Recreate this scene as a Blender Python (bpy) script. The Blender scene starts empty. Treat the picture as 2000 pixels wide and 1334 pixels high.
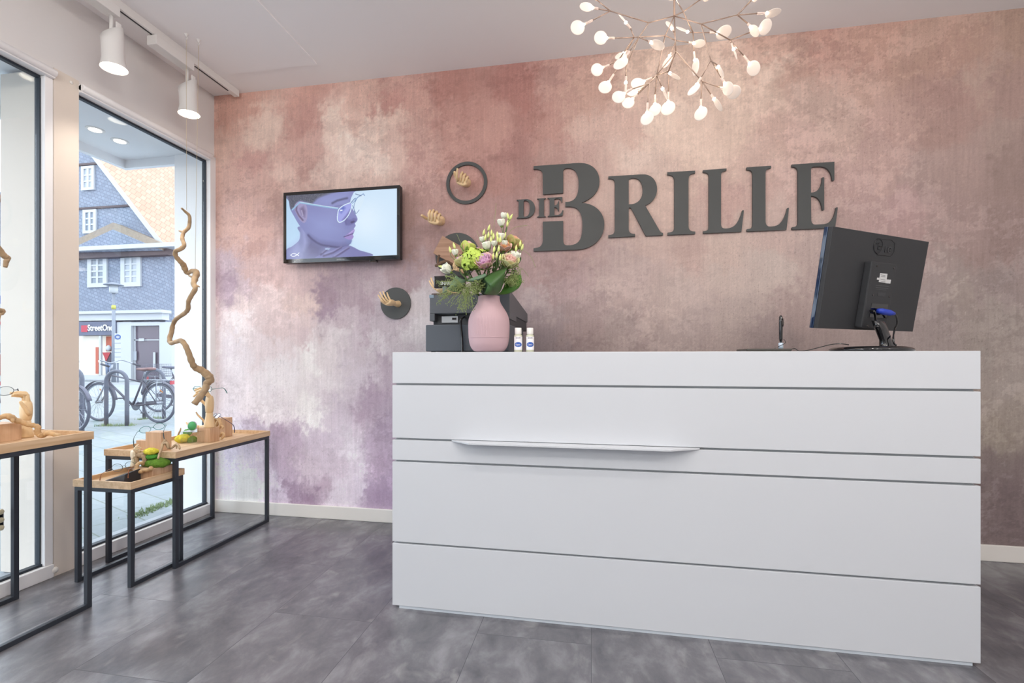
import bpy, bmesh, math, random
import numpy as np
from mathutils import Vector, Matrix, Quaternion
random.seed(7)
S = bpy.context.scene
COL = S.collection
PI = math.pi

# ------------------------------------------------------------ camera, sky, lamps, exposure
FPX, CAMZ, YAW, HORIZ = 904.0, 1.1, math.radians(9.73), 699.0   # image 2000 x 1334
cam_d = bpy.data.cameras.new('camera')
cam_d.sensor_width = 36.0
cam_d.lens = 36.0 * FPX / 2000.0
cam_d.shift_y = (HORIZ - 667.0) / 2000.0
cam_d.clip_start = 0.02
cam_o = bpy.data.objects.new('camera', cam_d)
COL.objects.link(cam_o)
cam_o.location = (0, 0, CAMZ)
cam_o.rotation_euler = (PI / 2, 0, YAW)
S.camera = cam_o
S.view_settings.view_transform = 'Standard'
S.view_settings.look = 'None'
S.view_settings.gamma = 1.0
S.view_settings.exposure = 0.13
S.view_settings.use_curve_mapping = False

W = bpy.data.worlds.new('overcast_sky')
S.world = W
W.use_nodes = True
wb = W.node_tree.nodes['Background']
wb.inputs[0].default_value = (0.80, 0.89, 1.0, 1)
wb.inputs[1].default_value = 3.8

def lamp(kind, name, loc, energy, color=(1, .93, .85), rot=(0, 0, 0), **kw):
    d = bpy.data.lights.new(name, kind)
    d.energy = energy
    d.color = color
    for k, v in kw.items():
        setattr(d, k, v)
    o = bpy.data.objects.new(name, d)
    COL.objects.link(o)
    o.location = loc
    o.rotation_euler = rot
    return o
CEIL = 2.98
SPOTS = [(-.75, .75), (.65, .75)]      # recessed ceiling lights above the customer side of the counter
for x, y in SPOTS:
    lamp('AREA', 'downlight_lamp', (x, y, CEIL - .012), 9.0, (1, .94, .88), shape='DISK', size=.11)
FILL_LAMPS = [(-1.35, -.1, 2.50), (.75, -.25, 2.50), (2.2, -.2, 2.50), (-1.2, -2.2, 2.50), (1.2, -2.2, 2.50)]
for g_ in FILL_LAMPS:      # added unseen fill lamps behind the viewer, brightening ceiling and mural
    lamp('POINT', 'fill_lamp', g_, 31.0, (1, .95, .90), shadow_soft_size=.13)

# ------------------------------------------------------------ helpers
CT, ST = math.cos(YAW), math.sin(YAW)
def ray(u, v):
    a = (u - 1000) / FPX
    return Vector((CT * a - ST, ST * a + CT, (HORIZ - v) / FPX))
def at_y(u, v, y):
    d = ray(u, v); return Vector((0, 0, CAMZ)) + d * (y / d.y)
def at_x(u, v, x):
    d = ray(u, v); return Vector((0, 0, CAMZ)) + d * (x / d.x)
def at_z(u, v, z):
    d = ray(u, v); return Vector((0, 0, CAMZ)) + d * ((z - CAMZ) / d.z)

def lin(c):
    r = []
    for x in c[:3]:
        x = x / 255.0
        r.append(x / 12.92 if x <= .04045 else ((x + .055) / 1.055) ** 2.4)
    return (r[0], r[1], r[2], 1.0)

def mat(name, rgb, rough=.5, metal=0.0, emit=None, es=1.0, bump=0.0, bscale=40, var=0.0, vscale=8, alpha=None, trans=0, ior=1.45, coat=0, stretch=(1, 1, 1), sss=0, spec=None):
    m = bpy.data.materials.new(name)
    m.use_nodes = True
    nt = m.node_tree
    b = nt.nodes['Principled BSDF']
    b.inputs['Base Color'].default_value = lin(rgb)
    b.inputs['Roughness'].default_value = rough
    b.inputs['Metallic'].default_value = metal
    b.inputs['IOR'].default_value = ior
    b.inputs['Transmission Weight'].default_value = trans
    b.inputs['Coat Weight'].default_value = coat
    if spec is not None:
        b.inputs['Specular IOR Level'].default_value = spec
    if sss:
        b.inputs['Subsurface Weight'].default_value = sss
        b.inputs['Subsurface Radius'].default_value = (.01, .01, .005)
    if emit:
        b.inputs['Emission Color'].default_value = lin(emit)
        b.inputs['Emission Strength'].default_value = es
    tc = None
    if var or bump:
        tc = nt.nodes.new('ShaderNodeTexCoord')
        mp = nt.nodes.new('ShaderNodeMapping')
        mp.inputs['Scale'].default_value = stretch
        nt.links.new(tc.outputs['Object'], mp.inputs[0])
    if var:
        n = nt.nodes.new('ShaderNodeTexNoise'); n.inputs['Scale'].default_value = vscale; n.inputs['Detail'].default_value = 5
        nt.links.new(mp.outputs[0], n.inputs[0])
        mr = nt.nodes.new('ShaderNodeMapRange')
        mr.inputs[1].default_value = .3; mr.inputs[2].default_value = .7
        mr.inputs[3].default_value = 1 - var; mr.inputs[4].default_value = 1 + var
        nt.links.new(n.outputs[0], mr.inputs[0])
        mx = nt.nodes.new('ShaderNodeVectorMath'); mx.operation = 'SCALE'
        mx.inputs[0].default_value = lin(rgb)[:3]
        nt.links.new(mr.outputs[0], mx.inputs['Scale'])
        nt.links.new(mx.outputs[0], b.inputs['Base Color'])
    if bump:
        n2 = nt.nodes.new('ShaderNodeTexNoise'); n2.inputs['Scale'].default_value = bscale; n2.inputs['Detail'].default_value = 4
        nt.links.new(mp.outputs[0], n2.inputs[0])
        bp = nt.nodes.new('ShaderNodeBump'); bp.inputs['Strength'].default_value = bump; bp.inputs['Distance'].default_value = .004
        nt.links.new(n2.outputs[0], bp.inputs['Height'])
        nt.links.new(bp.outputs[0], b.inputs['Normal'])
    return m

def attr_mat(name, attr='Col', rough=.6, emissive=False, es=1.0, spec=.5):
    m = bpy.data.materials.new(name); m.use_nodes = True
    nt = m.node_tree; b = nt.nodes['Principled BSDF']
    a = nt.nodes.new('ShaderNodeAttribute'); a.attribute_name = attr
    b.inputs['Roughness'].default_value = rough
    b.inputs['Specular IOR Level'].default_value = spec
    if emissive:
        b.inputs['Base Color'].default_value = (.01, .01, .01, 1)
        nt.links.new(a.outputs['Color'], b.inputs['Emission Color'])
        b.inputs['Emission Strength'].default_value = es
    else:
        nt.links.new(a.outputs['Color'], b.inputs['Base Color'])
    return m

def glass_mat(name, tint=(1, 1, 1), refl=1.0):
    m = bpy.data.materials.new(name); m.use_nodes = True
    nt = m.node_tree
    for n in list(nt.nodes): nt.nodes.remove(n)
    out = nt.nodes.new('ShaderNodeOutputMaterial')
    tr = nt.nodes.new('ShaderNodeBsdfTransparent'); tr.inputs[0].default_value = (*tint, 1)
    gl = nt.nodes.new('ShaderNodeBsdfGlossy'); gl.inputs['Roughness'].default_value = 0.0
    lw = nt.nodes.new('ShaderNodeLayerWeight'); lw.inputs[0].default_value = .5
    pw = nt.nodes.new('ShaderNodeMath'); pw.operation = 'POWER'; pw.inputs[1].default_value = 5
    mu = nt.nodes.new('ShaderNodeMath'); mu.operation = 'MULTIPLY_ADD'; mu.inputs[1].default_value = .9 * refl; mu.inputs[2].default_value = .045 * refl
    mx = nt.nodes.new('ShaderNodeMixShader')
    nt.links.new(lw.outputs['Facing'], pw.inputs[0]); nt.links.new(pw.outputs[0], mu.inputs[0]); nt.links.new(mu.outputs[0], mx.inputs[0])
    nt.links.new(tr.outputs[0], mx.inputs[1]); nt.links.new(gl.outputs[0], mx.inputs[2])
    nt.links.new(mx.outputs[0], out.inputs[0])
    return m

class MB:
    """collects shapes; build() links them as one mesh object"""
    def __init__(s): s.v = []; s.f = []; s.sm = []; s.mi = []
    def add(s, vs, fs, smooth=False, mi=0):
        k = len(s.v)
        s.v += [tuple(p) for p in vs]
        s.f += [tuple(i + k for i in f) for f in fs]
        s.sm += [smooth] * len(fs); s.mi += [mi] * len(fs)
        return s
    def box(s, x0, x1, y0, y1, z0, z1, mi=0):
        vs = [(x, y, z) for x in (x0, x1) for y in (y0, y1) for z in (z0, z1)]
        return s.add(vs, [(0, 1, 3, 2), (4, 6, 7, 5), (0, 4, 5, 1), (2, 3, 7, 6), (0, 2, 6, 4), (1, 5, 7, 3)], mi=mi)
    def obox(s, c, ax, h, mi=0):
        c = Vector(c); A = [Vector(a).normalized() * k for a, k in zip(ax, h)]
        vs = [c + A[0] * i + A[1] * j + A[2] * k for i in (-1, 1) for j in (-1, 1) for k in (-1, 1)]
        return s.add(vs, [(0, 1, 3, 2), (4, 6, 7, 5), (0, 4, 5, 1), (2, 3, 7, 6), (0, 2, 6, 4), (1, 5, 7, 3)], mi=mi)
    def tube(s, pts, r, n=8, cap=True, smooth=True, mi=0, flat=1.0, up=None):
        pts = [Vector(p) for p in pts]
        R = r if isinstance(r, (list, tuple)) else [r] * len(pts)
        rings = []; prev = None
        for i, p in enumerate(pts):
            t = (pts[min(i + 1, len(pts) - 1)] - pts[max(i - 1, 0)])
            if t.length < 1e-9: t = Vector((0, 0, 1))
            t.normalize()
            if prev is None:
                a = Vector(up) if up is not None else (Vector((0, 0, 1)) if abs(t.z) < .9 else Vector((1, 0, 0)))
            else: a = prev
            a = (a - t * a.dot(t))
            if a.length < 1e-6: a = t.orthogonal()
            a.normalize(); prev = a
            b = t.cross(a)
            rings.append([p + (a * math.cos(2 * PI * k / n) * flat + b * math.sin(2 * PI * k / n)) * R[i] for k in range(n)])
        vs = [q for g in rings for q in g]; fs = []
        for i in range(len(pts) - 1):
            for k in range(n):
                fs.append((i * n + k, i * n + (k + 1) % n, (i + 1) * n + (k + 1) % n, (i + 1) * n + k))
        if cap:
            fs.append(tuple(range(n - 1, -1, -1))); fs.append(tuple((len(pts) - 1) * n + k for k in range(n)))
        return s.add(vs, fs, smooth, mi)
    def loop(s, pts, r, n=8, mi=0):
        pts = [Vector(p) for p in pts]; m = len(pts)
        c = sum(pts, Vector()) / m; rings = []
        nrm = (pts[0] - c).cross(pts[m // 4] - c).normalized()
        for i, p in enumerate(pts):
            t = (pts[(i + 1) % m] - pts[i - 1]).normalized()
            a = (nrm - t * nrm.dot(t)).normalized(); b = t.cross(a)
            rings += [p + (a * math.cos(2 * PI * k / n) + b * math.sin(2 * PI * k / n)) * r for k in range(n)]
        fs = [(i * n + k, i * n + (k + 1) % n, ((i + 1) % m) * n + (k + 1) % n, ((i + 1) % m) * n + k) for i in range(m) for k in range(n)]
        return s.add(rings, fs, True, mi)
    def lathe(s, prof, c=(0, 0, 0), n=32, axis=None, smooth=True, mi=0, wob=None):
        c = Vector(c)
        q = Vector((0, 0, 1)).rotation_difference(Vector(axis)) if axis is not None else Quaternion()
        vs = []
        for (r, z) in prof:
            for k in range(n):
                rr = r * (wob(k / n, z) if wob else 1)
                vs.append(c + q @ Vector((rr * math.cos(2 * PI * k / n), rr * math.sin(2 * PI * k / n), z)))
        fs = [(i * n + k, i * n + (k + 1) % n, (i + 1) * n + (k + 1) % n, (i + 1) * n + k) for i in range(len(prof) - 1) for k in range(n)]
        fs.append(tuple(range(n - 1, -1, -1))); fs.append(tuple((len(prof) - 1) * n + k for k in range(n)))
        return s.add(vs, fs, smooth, mi)
    def ell(s, c, r, q=None, n=14, m=8, mi=0, fn=None):
        c = Vector(c); q = q or Quaternion()
        vs = []
        for i in range(m + 1):
            ph = PI * i / m
            for k in range(n):
                a = 2 * PI * k / n
                d = Vector((math.sin(ph) * math.cos(a), math.sin(ph) * math.sin(a), math.cos(ph)))
                g = fn(d) if fn else 1
                vs.append(c + q @ Vector((d.x * r[0] * g, d.y * r[1] * g, d.z * r[2] * g)))
        fs = [(i * n + k, (i + 1) * n + k, (i + 1) * n + (k + 1) % n, i * n + (k + 1) % n) for i in range(m) for k in range(n)]
        return s.add(vs, fs, True, mi)
    def prism(s, pts, off, mi=0, smooth=False):
        pts = [Vector(p) for p in pts]; off = Vector(off); n = len(pts)
        vs = pts + [p + off for p in pts]
        fs = [tuple(range(n)), tuple(range(2 * n - 1, n - 1, -1))] + [(i, i + n, (i + 1) % n + n, (i + 1) % n) for i in range(n)]
        return s.add(vs, fs, smooth, mi)
    def sheet(s, grid, mi=0, thick=0):
        """grid of points rows x cols"""
        R_, C_ = len(grid), len(grid[0])
        vs = [p for row in grid for p in row]
        fs = [(i * C_ + j, i * C_ + j + 1, (i + 1) * C_ + j + 1, (i + 1) * C_ + j) for i in range(R_ - 1) for j in range(C_ - 1)]
        return s.add(vs, fs, True, mi)
    def build(s, name, m, parent=None, bevel=0, solid=0, subsurf=0, label=None, cat=None, group=None, kind=None):
        me = bpy.data.meshes.new(name)
        me.from_pydata(s.v, [], s.f)
        me.validate()
        if len(me.polygons) == len(s.f):
            me.polygons.foreach_set('use_smooth', s.sm)
            me.polygons.foreach_set('material_index', s.mi)
        bm = bmesh.new(); bm.from_mesh(me)
        bmesh.ops.remove_doubles(bm, verts=bm.verts, dist=1e-6)
        bmesh.ops.recalc_face_normals(bm, faces=bm.faces)
        bm.to_mesh(me); bm.free()
        for x in (m if isinstance(m, (list, tuple)) else [m]): me.materials.append(x)
        o = bpy.data.objects.new(name, me); COL.objects.link(o)
        if parent is not None:
            o.parent = parent
            if parent.type == 'EMPTY':
                o.matrix_parent_inverse = Matrix.Translation(parent.location).inverted()
        if solid:
            md = o.modifiers.new('solid', 'SOLIDIFY'); md.thickness = solid; md.offset = 0
        if bevel:
            md = o.modifiers.new('bevel', 'BEVEL'); md.width = bevel; md.segments = 2; md.limit_method = 'ANGLE'; md.angle_limit = math.radians(40)
        if subsurf:
            md = o.modifiers.new('sub', 'SUBSURF'); md.levels = subsurf; md.render_levels = subsurf
        if label or kind: tag(o, label, cat, group, kind)
        elif label: o['label'] = label
        return o

def tag(o, label=None, cat=None, group=None, kind=None):
    if label: o['label'] = label
    if cat: o['category'] = cat
    if group: o['group'] = group
    if kind: o['kind'] = kind
    return o
def thing(name, loc, label, cat, group=None):
    o = bpy.data.objects.new(name, None); COL.objects.link(o)
    o.location = loc; o.empty_display_size = .05
    return tag(o, label, cat, group)
def struct(name, mb, m, **k):
    return mb.build(name, m, kind='structure', **k)
def copy_tree(o, parent=None):
    c = o.copy(); COL.objects.link(c); c.parent = parent
    if parent is not None: c.matrix_parent_inverse = o.matrix_parent_inverse.copy()
    for ch in list(o.children): copy_tree(ch, c)
    return c
def sub(parent, o, name=None):      # label an existing part
    o.parent = parent; return o

def parse(path):
    """M/L/C/Z path -> list of closed loops of points"""
    t = path.replace(',', ' ').split(); loops = []; cur = []; i = 0; cmd = None
    while i < len(t):
        if t[i] in 'MLCZ':
            cmd = t[i]; i += 1
            if cmd == 'Z':
                loops.append(cur); cur = []
            continue
        if cmd in 'ML':
            cur.append((float(t[i]), float(t[i + 1]))); i += 2
        else:
            p0 = cur[-1]; q = [float(x) for x in t[i:i + 6]]; i += 6
            for k in range(1, 11):
                u = k / 10.; w = 1 - u
                cur.append((w**3 * p0[0] + 3*w*w*u*q[0] + 3*w*u*u*q[2] + u**3*q[4], w**3*p0[1] + 3*w*w*u*q[1] + 3*w*u*u*q[3] + u**3*q[5]))
    if cur: loops.append(cur)
    return loops
def flat_shape(name, loops, m, thick, mw, parent=None, bevel=0, **tags):
    """2D loops (metres, local xy) filled and extruded, placed by matrix mw (world)"""
    cu = bpy.data.curves.new(name, 'CURVE'); cu.dimensions = '2D'; cu.fill_mode = 'BOTH'; cu.extrude = thick / 2
    cu.bevel_depth = bevel
    for lp in loops:
        sp = cu.splines.new('POLY'); sp.points.add(len(lp) - 1)
        for p, q in zip(sp.points, lp): p.co = (q[0], q[1], 0, 1)
        sp.use_cyclic_u = True
    return _conv(name, cu, m, mw, parent, **tags)
def text(name, s, size, m, thick, mw, parent=None, align='LEFT', shear=0, sx=1.0, off=0, **tags):
    cu = bpy.data.curves.new(name, 'FONT'); cu.body = s; cu.size = size; cu.extrude = thick / 2
    cu.align_x = align; cu.shear = shear; cu.offset = off
    return _conv(name, cu, m, mw @ Matrix.Diagonal((sx, 1, 1, 1)), parent, **tags)
def _conv(name, cu, m, mw, parent, label=None, cat=None, group=None, kind=None):
    tmp = bpy.data.objects.new('tmp', cu); COL.objects.link(tmp)
    dg = bpy.context.evaluated_depsgraph_get(); dg.update()
    me = bpy.data.meshes.new_from_object(tmp.evaluated_get(dg), depsgraph=dg)
    me.transform(mw)
    bpy.data.objects.remove(tmp)
    me.name = name; me.materials.clear(); me.materials.append(m)
    o = bpy.data.objects.new(name, me); COL.objects.link(o)
    if parent is not None:
        o.parent = parent
        if parent.type == 'EMPTY': o.matrix_parent_inverse = Matrix.Translation(parent.location).inverted()
    tag(o, label, cat, group, kind)
    return o
def frame_m(o, x, y):
    """matrix with origin o, local x,y axes"""
    x = Vector(x).normalized(); y = Vector(y).normalized(); z = x.cross(y)
    m = Matrix((x, y, z)).transposed().to_4x4(); m.translation = Vector(o); return m
WALLM = lambda o: frame_m(o, (1, 0, 0), (0, 0, 1))
def spline(pts, k=5):
    pts = [Vector(p) for p in pts]; out = []
    for i in range(len(pts) - 1):
        p0 = pts[max(i - 1, 0)]; p1 = pts[i]; p2 = pts[i + 1]; p3 = pts[min(i + 2, len(pts) - 1)]
        for j in range(k):
            t = j / k
            out.append(.5 * ((2 * p1) + (p2 - p0) * t + (2 * p0 - 5 * p1 + 4 * p2 - p3) * t * t + (3 * p1 - p0 - 3 * p2 + p3) * t ** 3))
    out.append(pts[-1]); return out
def lerps(vals, n):
    return [float(x) for x in np.interp(np.linspace(0, 1, n), np.linspace(0, 1, len(vals)), vals)]

# ------------------------------------------------------------ materials
M = {}
M['white_paint'] = mat('white_paint', (228, 225, 224), .75, bump=.03, bscale=120)
M['ceiling'] = mat('ceiling_paint', (246, 245, 246), .85, bump=.03, bscale=60)
M['trim'] = mat('white_trim', (238, 235, 230), .45)
M['frame_white'] = mat('window_frame_white', (236, 236, 238), .4)
M['gasket'] = mat('window_gasket', (40, 48, 58), .5)
M['column'] = mat('column_paint', (222, 212, 202), .6)
M['counter'] = mat('counter_white', (203, 206, 211), .42)
M['gap'] = mat('counter_gap', (168, 172, 176), .6)
M['steel_black'] = mat('black_steel', (48, 52, 60), .42, bump=.05, bscale=300)
M['letter'] = mat('letter_grey', (74, 76, 76), .55)
M['blackp'] = mat('black_plastic', (34, 35, 38), .38, bump=.06, bscale=500)
M['blackg'] = mat('black_gloss', (16, 17, 20), .08, coat=.6)
M['bwood'] = mat('hand_wood', (232, 202, 158), .45, var=.08, vscale=30, stretch=(1, 1, .2))
M['glass'] = glass_mat('window_glass', (.97, .985, .98), 1.0)
M['lampwhite'] = mat('lamp_white', (232, 230, 228), .4)
M['lampglow'] = mat('lamp_glow', (255, 250, 240), .4, emit=(255, 240, 220), es=7.0)

def wood_mat(name, a, b, scale=6, axis='Y'):
    m = bpy.data.materials.new(name); m.use_nodes = True
    nt = m.node_tree; bs = nt.nodes['Principled BSDF']; bs.inputs['Roughness'].default_value = .5
    tc = nt.nodes.new('ShaderNodeTexCoord'); mp = nt.nodes.new('ShaderNodeMapping')
    sc = {'X': (.6, 9, 9), 'Y': (9, .6, 9), 'Z': (9, 9, .6)}[axis]
    mp.inputs['Scale'].default_value = sc
    n = nt.nodes.new('ShaderNodeTexNoise'); n.inputs['Scale'].default_value = scale; n.inputs['Detail'].default_value = 6; n.inputs['Distortion'].default_value = .6
    cr = nt.nodes.new('ShaderNodeValToRGB'); cr.color_ramp.elements[0].position = .3; cr.color_ramp.elements[1].position = .7
    cr.color_ramp.elements[0].color = lin(a); cr.color_ramp.elements[1].color = lin(b)
    nt.links.new(tc.outputs['Object'], mp.inputs[0]); nt.links.new(mp.outputs[0], n.inputs[0])
    nt.links.new(n.outputs[0], cr.inputs[0]); nt.links.new(cr.outputs[0], bs.inputs['Base Color'])
    bp = nt.nodes.new('ShaderNodeBump'); bp.inputs['Strength'].default_value = .06
    nt.links.new(n.outputs[0], bp.inputs['Height']); nt.links.new(bp.outputs[0], bs.inputs['Normal'])
    return m
M['oak'] = wood_mat('oak_tray', (196, 160, 122), (222, 192, 156))
M['oak_block'] = wood_mat('oak_block', (188, 150, 118), (214, 180, 148), axis='Z')

# ------------------------------------------------------------ setting: floor, walls, ceiling
XL, YB = -2.67, 2.915           # window wall and mural wall
XR, YR = 3.0, -4.2
def floor_mat():
    m = bpy.data.materials.new('slate_vinyl'); m.use_nodes = True
    nt = m.node_tree; L = nt.links; b = nt.nodes['Principled BSDF']
    N = nt.nodes.new
    tc = N('ShaderNodeTexCoord')
    mp = N('ShaderNodeMapping'); mp.inputs['Rotation'].default_value = (0, 0, PI / 2)
    L.new(tc.outputs['Object'], mp.inputs[0])
    br = N('ShaderNodeTexBrick'); br.offset = .5
    br.inputs['Color1'].default_value = (.42, .42, .42, 1); br.inputs['Color2'].default_value = (.58, .58, .58, 1); br.inputs['Mortar'].default_value = (.2, .2, .2, 1)
    br.inputs['Scale'].default_value = 1; br.inputs['Mortar Size'].default_value = .0012; br.inputs['Mortar Smooth'].default_value = .3
    br.inputs['Brick Width'].default_value = .90; br.inputs['Row Height'].default_value = .45; br.inputs['Bias'].default_value = 0
    L.new(mp.outputs[0], br.inputs[0])
    # per tile offset for the slate cloud pattern
    n1 = N('ShaderNodeTexNoise'); n1.inputs['Scale'].default_value = 4.6; n1.inputs['Detail'].default_value = 9; n1.inputs['Roughness'].default_value = .62; n1.inputs['Distortion'].default_value = .25
    add = N('ShaderNodeVectorMath'); add.operation = 'ADD'
    sc = N('ShaderNodeVectorMath'); sc.operation = 'SCALE'; sc.inputs['Scale'].default_value = 13
    L.new(br.outputs['Color'], sc.inputs[0]); L.new(tc.outputs['Object'], add.inputs[0]); L.new(sc.outputs[0], add.inputs[1])
    ms = N('ShaderNodeMapping'); ms.inputs['Scale'].default_value = (1.7, 1.15, 1); ms.inputs['Rotation'].default_value = (0, 0, .7)
    L.new(add.outputs[0], ms.inputs[0]); L.new(ms.outputs[0], n1.inputs[0])
    cr = N('ShaderNodeValToRGB')
    e = cr.color_ramp.elements
    e[0].position = .32; e[0].color = lin((84, 83, 89)); e[1].position = .72; e[1].color = lin((136, 135, 140))
    k = e.new(.5); k.color = lin((104, 103, 108))
    L.new(n1.outputs[0], cr.inputs[0])
    # light veins
    n2 = N('ShaderNodeTexNoise'); n2.inputs['Scale'].default_value = 5.0; n2.inputs['Detail'].default_value = 5; n2.inputs['Distortion'].default_value = .6
    L.new(ms.outputs[0], n2.inputs[0])
    r2 = N('ShaderNodeMapRange'); r2.inputs[1].default_value = .60; r2.inputs[2].default_value = .74; r2.inputs[3].default_value = 0; r2.inputs[4].default_value = .4
    L.new(n2.outputs[0], r2.inputs[0])
    mx = N('ShaderNodeMix'); mx.data_type = 'RGBA'
    mx.inputs['B'].default_value = lin((165, 163, 164))
    L.new(r2.outputs[0], mx.inputs['Factor']); L.new(cr.outputs[0], mx.inputs['A'])
    mm = N('ShaderNodeMix'); mm.data_type = 'RGBA'; mm.inputs['B'].default_value = lin((70, 70, 76))
    L.new(br.outputs['Fac'], mm.inputs['Factor']); L.new(mx.outputs['Result'], mm.inputs['A'])
    L.new(mm.outputs['Result'], b.inputs['Base Color'])
    n3 = N('ShaderNodeTexNoise'); n3.inputs['Scale'].default_value = 34; n3.inputs['Detail'].default_value = 8; n3.inputs['Roughness'].default_value = .7
    m3 = N('ShaderNodeMapping'); m3.inputs['Scale'].default_value = (1, .28, 1); m3.inputs['Rotation'].default_value = (0, 0, .9)
    L.new(add.outputs[0], m3.inputs[0]); L.new(m3.outputs[0], n3.inputs[0])
    bp = N('ShaderNodeBump'); bp.inputs['Strength'].default_value = .35; bp.inputs['Distance'].default_value = .003
    L.new(n3.outputs[0], bp.inputs['Height']); L.new(bp.outputs[0], b.inputs['Normal'])
    b.inputs['Roughness'].default_value = .24
    b.inputs['Specular IOR Level'].default_value = .8
    return m
struct('floor', MB().box(XL - .03, XR, YR, YB, -.08, 0), floor_mat())
struct('ceiling', MB().box(XL - .03, XR, YR, YB, CEIL, CEIL + .1), M['ceiling'])
struct('trim_1', MB().box(-2.385, -1.726, YR, 2.70, CEIL - .007, CEIL + .01), M['ceiling'])
struct('wall_right', MB().box(XR, XR + .12, YR, YB + .12, 0, CEIL), M['white_paint'])
struct('wall_rear', MB().box(XL - .03, XR, YR - .12, YR, 0, CEIL), M['white_paint'])

# mural wall: painted wallpaper in pinks, cloudy brush pattern, with light painted in by area
MUR = """440 215 178 128 110;520 235 196 166 150;470 195 180 132 115;600 195 182 133 118;600 240 176 126 114;700 190 188 146 130;690 225 196 158 142;760 200 176 122 110;800 215 182 132 118;
880 170 166 110 98;900 210 172 120 108;1000 165 158 102 92;1020 220 160 108 98;1080 165 176 130 118;1150 180 180 138 122;1250 150 200 168 148;1330 120 200 170 150;1400 150 202 172 152;
1440 250 198 168 150;1500 95 182 142 124;1560 110 178 138 122;1500 150 196 166 148;1600 75 180 132 116;1690 100 176 132 116;1720 60 178 134 116;1800 70 172 134 116;1870 60 170 132 114;1960 60 162 128 110;
440 300 190 152 136;455 340 182 140 126;500 320 178 130 120;600 290 186 142 130;600 330 180 136 124;660 250 206 178 162;690 290 210 186 172;740 260 204 176 160;730 310 206 180 166;780 240 196 162 146;770 300 194 158 144;
830 270 176 132 120;830 320 176 130 120;850 370 166 124 116;900 280 172 122 110;950 250 176 126 114;990 280 158 108 100;1010 320 158 112 104;1060 250 172 124 112;1060 330 168 126 116;1150 260 190 154 140;1120 320 178 140 130;
1240 260 190 154 140;1260 320 200 172 158;1300 250 206 178 160;1360 290 206 176 158;1420 210 198 168 150;1500 260 186 150 136;1480 300 192 158 144;1600 200 178 146 132;1650 250 186 152 138;1560 280 184 148 136;1700 170 178 140 124;1740 250 180 142 130;1730 320 180 144 134;
1850 110 168 128 112;1850 180 160 122 112;1830 240 162 126 116;1900 150 170 138 124;1960 170 160 126 116;1940 260 162 134 124;1980 320 150 122 114;1900 330 162 132 124;1820 330 166 136 128;
440 420 190 150 140;480 390 188 146 134;500 450 190 148 140;530 380 182 140 128;650 345 200 168 154;560 345 196 160 146;720 345 200 166 152;810 400 160 120 112;800 460 166 128 124;860 430 170 130 124;900 460 168 130 126;960 330 168 118 108;980 400 164 120 114;960 440 168 128 122;
1100 460 176 140 134;1200 400 186 154 142;1250 470 188 158 148;1300 380 196 164 150;1350 470 184 152 142;1420 400 186 148 138;1440 470 192 164 152;1490 370 188 152 142;1530 460 190 160 150;1620 360 178 142 134;1700 400 172 138 132;1760 420 172 136 132;1860 420 160 130 124;1900 460 156 128 122;1970 440 150 122 116;1850 520 158 136 130;
440 520 182 158 172;440 560 178 150 170;480 560 196 170 180;500 530 196 160 158;540 530 206 170 168;540 580 216 190 190;600 540 206 172 172;600 590 214 184 178;640 560 160 130 146;650 610 162 134 154;700 550 168 142 152;720 600 172 146 158;790 530 164 136 142;770 640 186 168 178;820 600 200 188 192;820 650 206 196 200;740 560 180 158 166;
480 600 220 196 196;470 640 230 214 218;540 640 212 186 188;600 640 214 188 188;590 660 208 182 188;680 640 192 170 180;720 660 188 164 178;680 660 214 202 206;
1070 520 166 132 130;1070 600 178 156 156;1060 650 158 138 142;1120 560 166 136 136;1160 620 168 142 140;1230 540 180 154 148;1230 640 168 146 142;1320 560 182 158 150;1340 640 172 150 144;1420 540 190 166 156;1450 620 178 156 148;1500 540 190 168 158;1550 600 170 144 138;1530 660 160 138 134;1580 520 178 152 144;
1830 560 158 138 134;1900 580 158 140 132;1960 560 148 128 124;1850 640 152 134 130;1960 660 150 134 126;
440 700 228 216 226;470 760 230 220 230;520 690 220 202 208;540 740 226 218 224;600 700 232 226 226;650 690 220 206 210;640 760 224 214 218;700 680 200 182 192;740 680 208 196 202;700 740 206 190 202;750 720 180 158 174;720 780 176 150 172;600 800 232 226 226;520 810 228 220 228;450 810 226 216 228;660 800 200 182 198;640 770 206 188 200;
1940 720 152 138 130;1960 780 146 132 122;1940 840 140 126 114;1940 900 120 104 102;1960 960 116 98 98;1940 1030 118 100 100;
440 860 210 200 222;500 850 186 168 192;540 840 176 150 176;570 850 182 158 182;620 850 196 178 196;680 860 206 194 206;740 850 172 148 172;740 900 164 138 164;700 900 196 182 196;640 910 186 168 184;590 900 192 174 190;550 890 172 148 172;500 900 200 188 208;450 900 204 194 214;440 950 192 182 206;490 950 216 208 222;530 930 196 182 200;560 940 148 120 148;590 970 138 110 138;620 950 168 144 164;660 940 190 176 190;700 950 188 174 190;740 950 152 126 156;750 975 146 120 150;660 975 190 178 192;540 975 186 168 188"""
def value_noise(nx, nz, cx, cz, seed):
    rs = np.random.RandomState(seed)
    g = rs.rand(cz + 2, cx + 2)
    x = np.linspace(0, cx, nx); z = np.linspace(0, cz, nz)
    xi = x.astype(int); zi = z.astype(int); xf = x - xi; zf = z - zi
    xf = xf * xf * (3 - 2 * xf); zf = zf * zf * (3 - 2 * zf)
    a = g[zi][:, xi]; b_ = g[zi][:, xi + 1]; c_ = g[zi + 1][:, xi]; d_ = g[zi + 1][:, xi + 1]
    return (a * (1 - xf) + b_ * xf) * (1 - zf)[:, None] + (c_ * (1 - xf) + d_ * xf) * zf[:, None]
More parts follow.
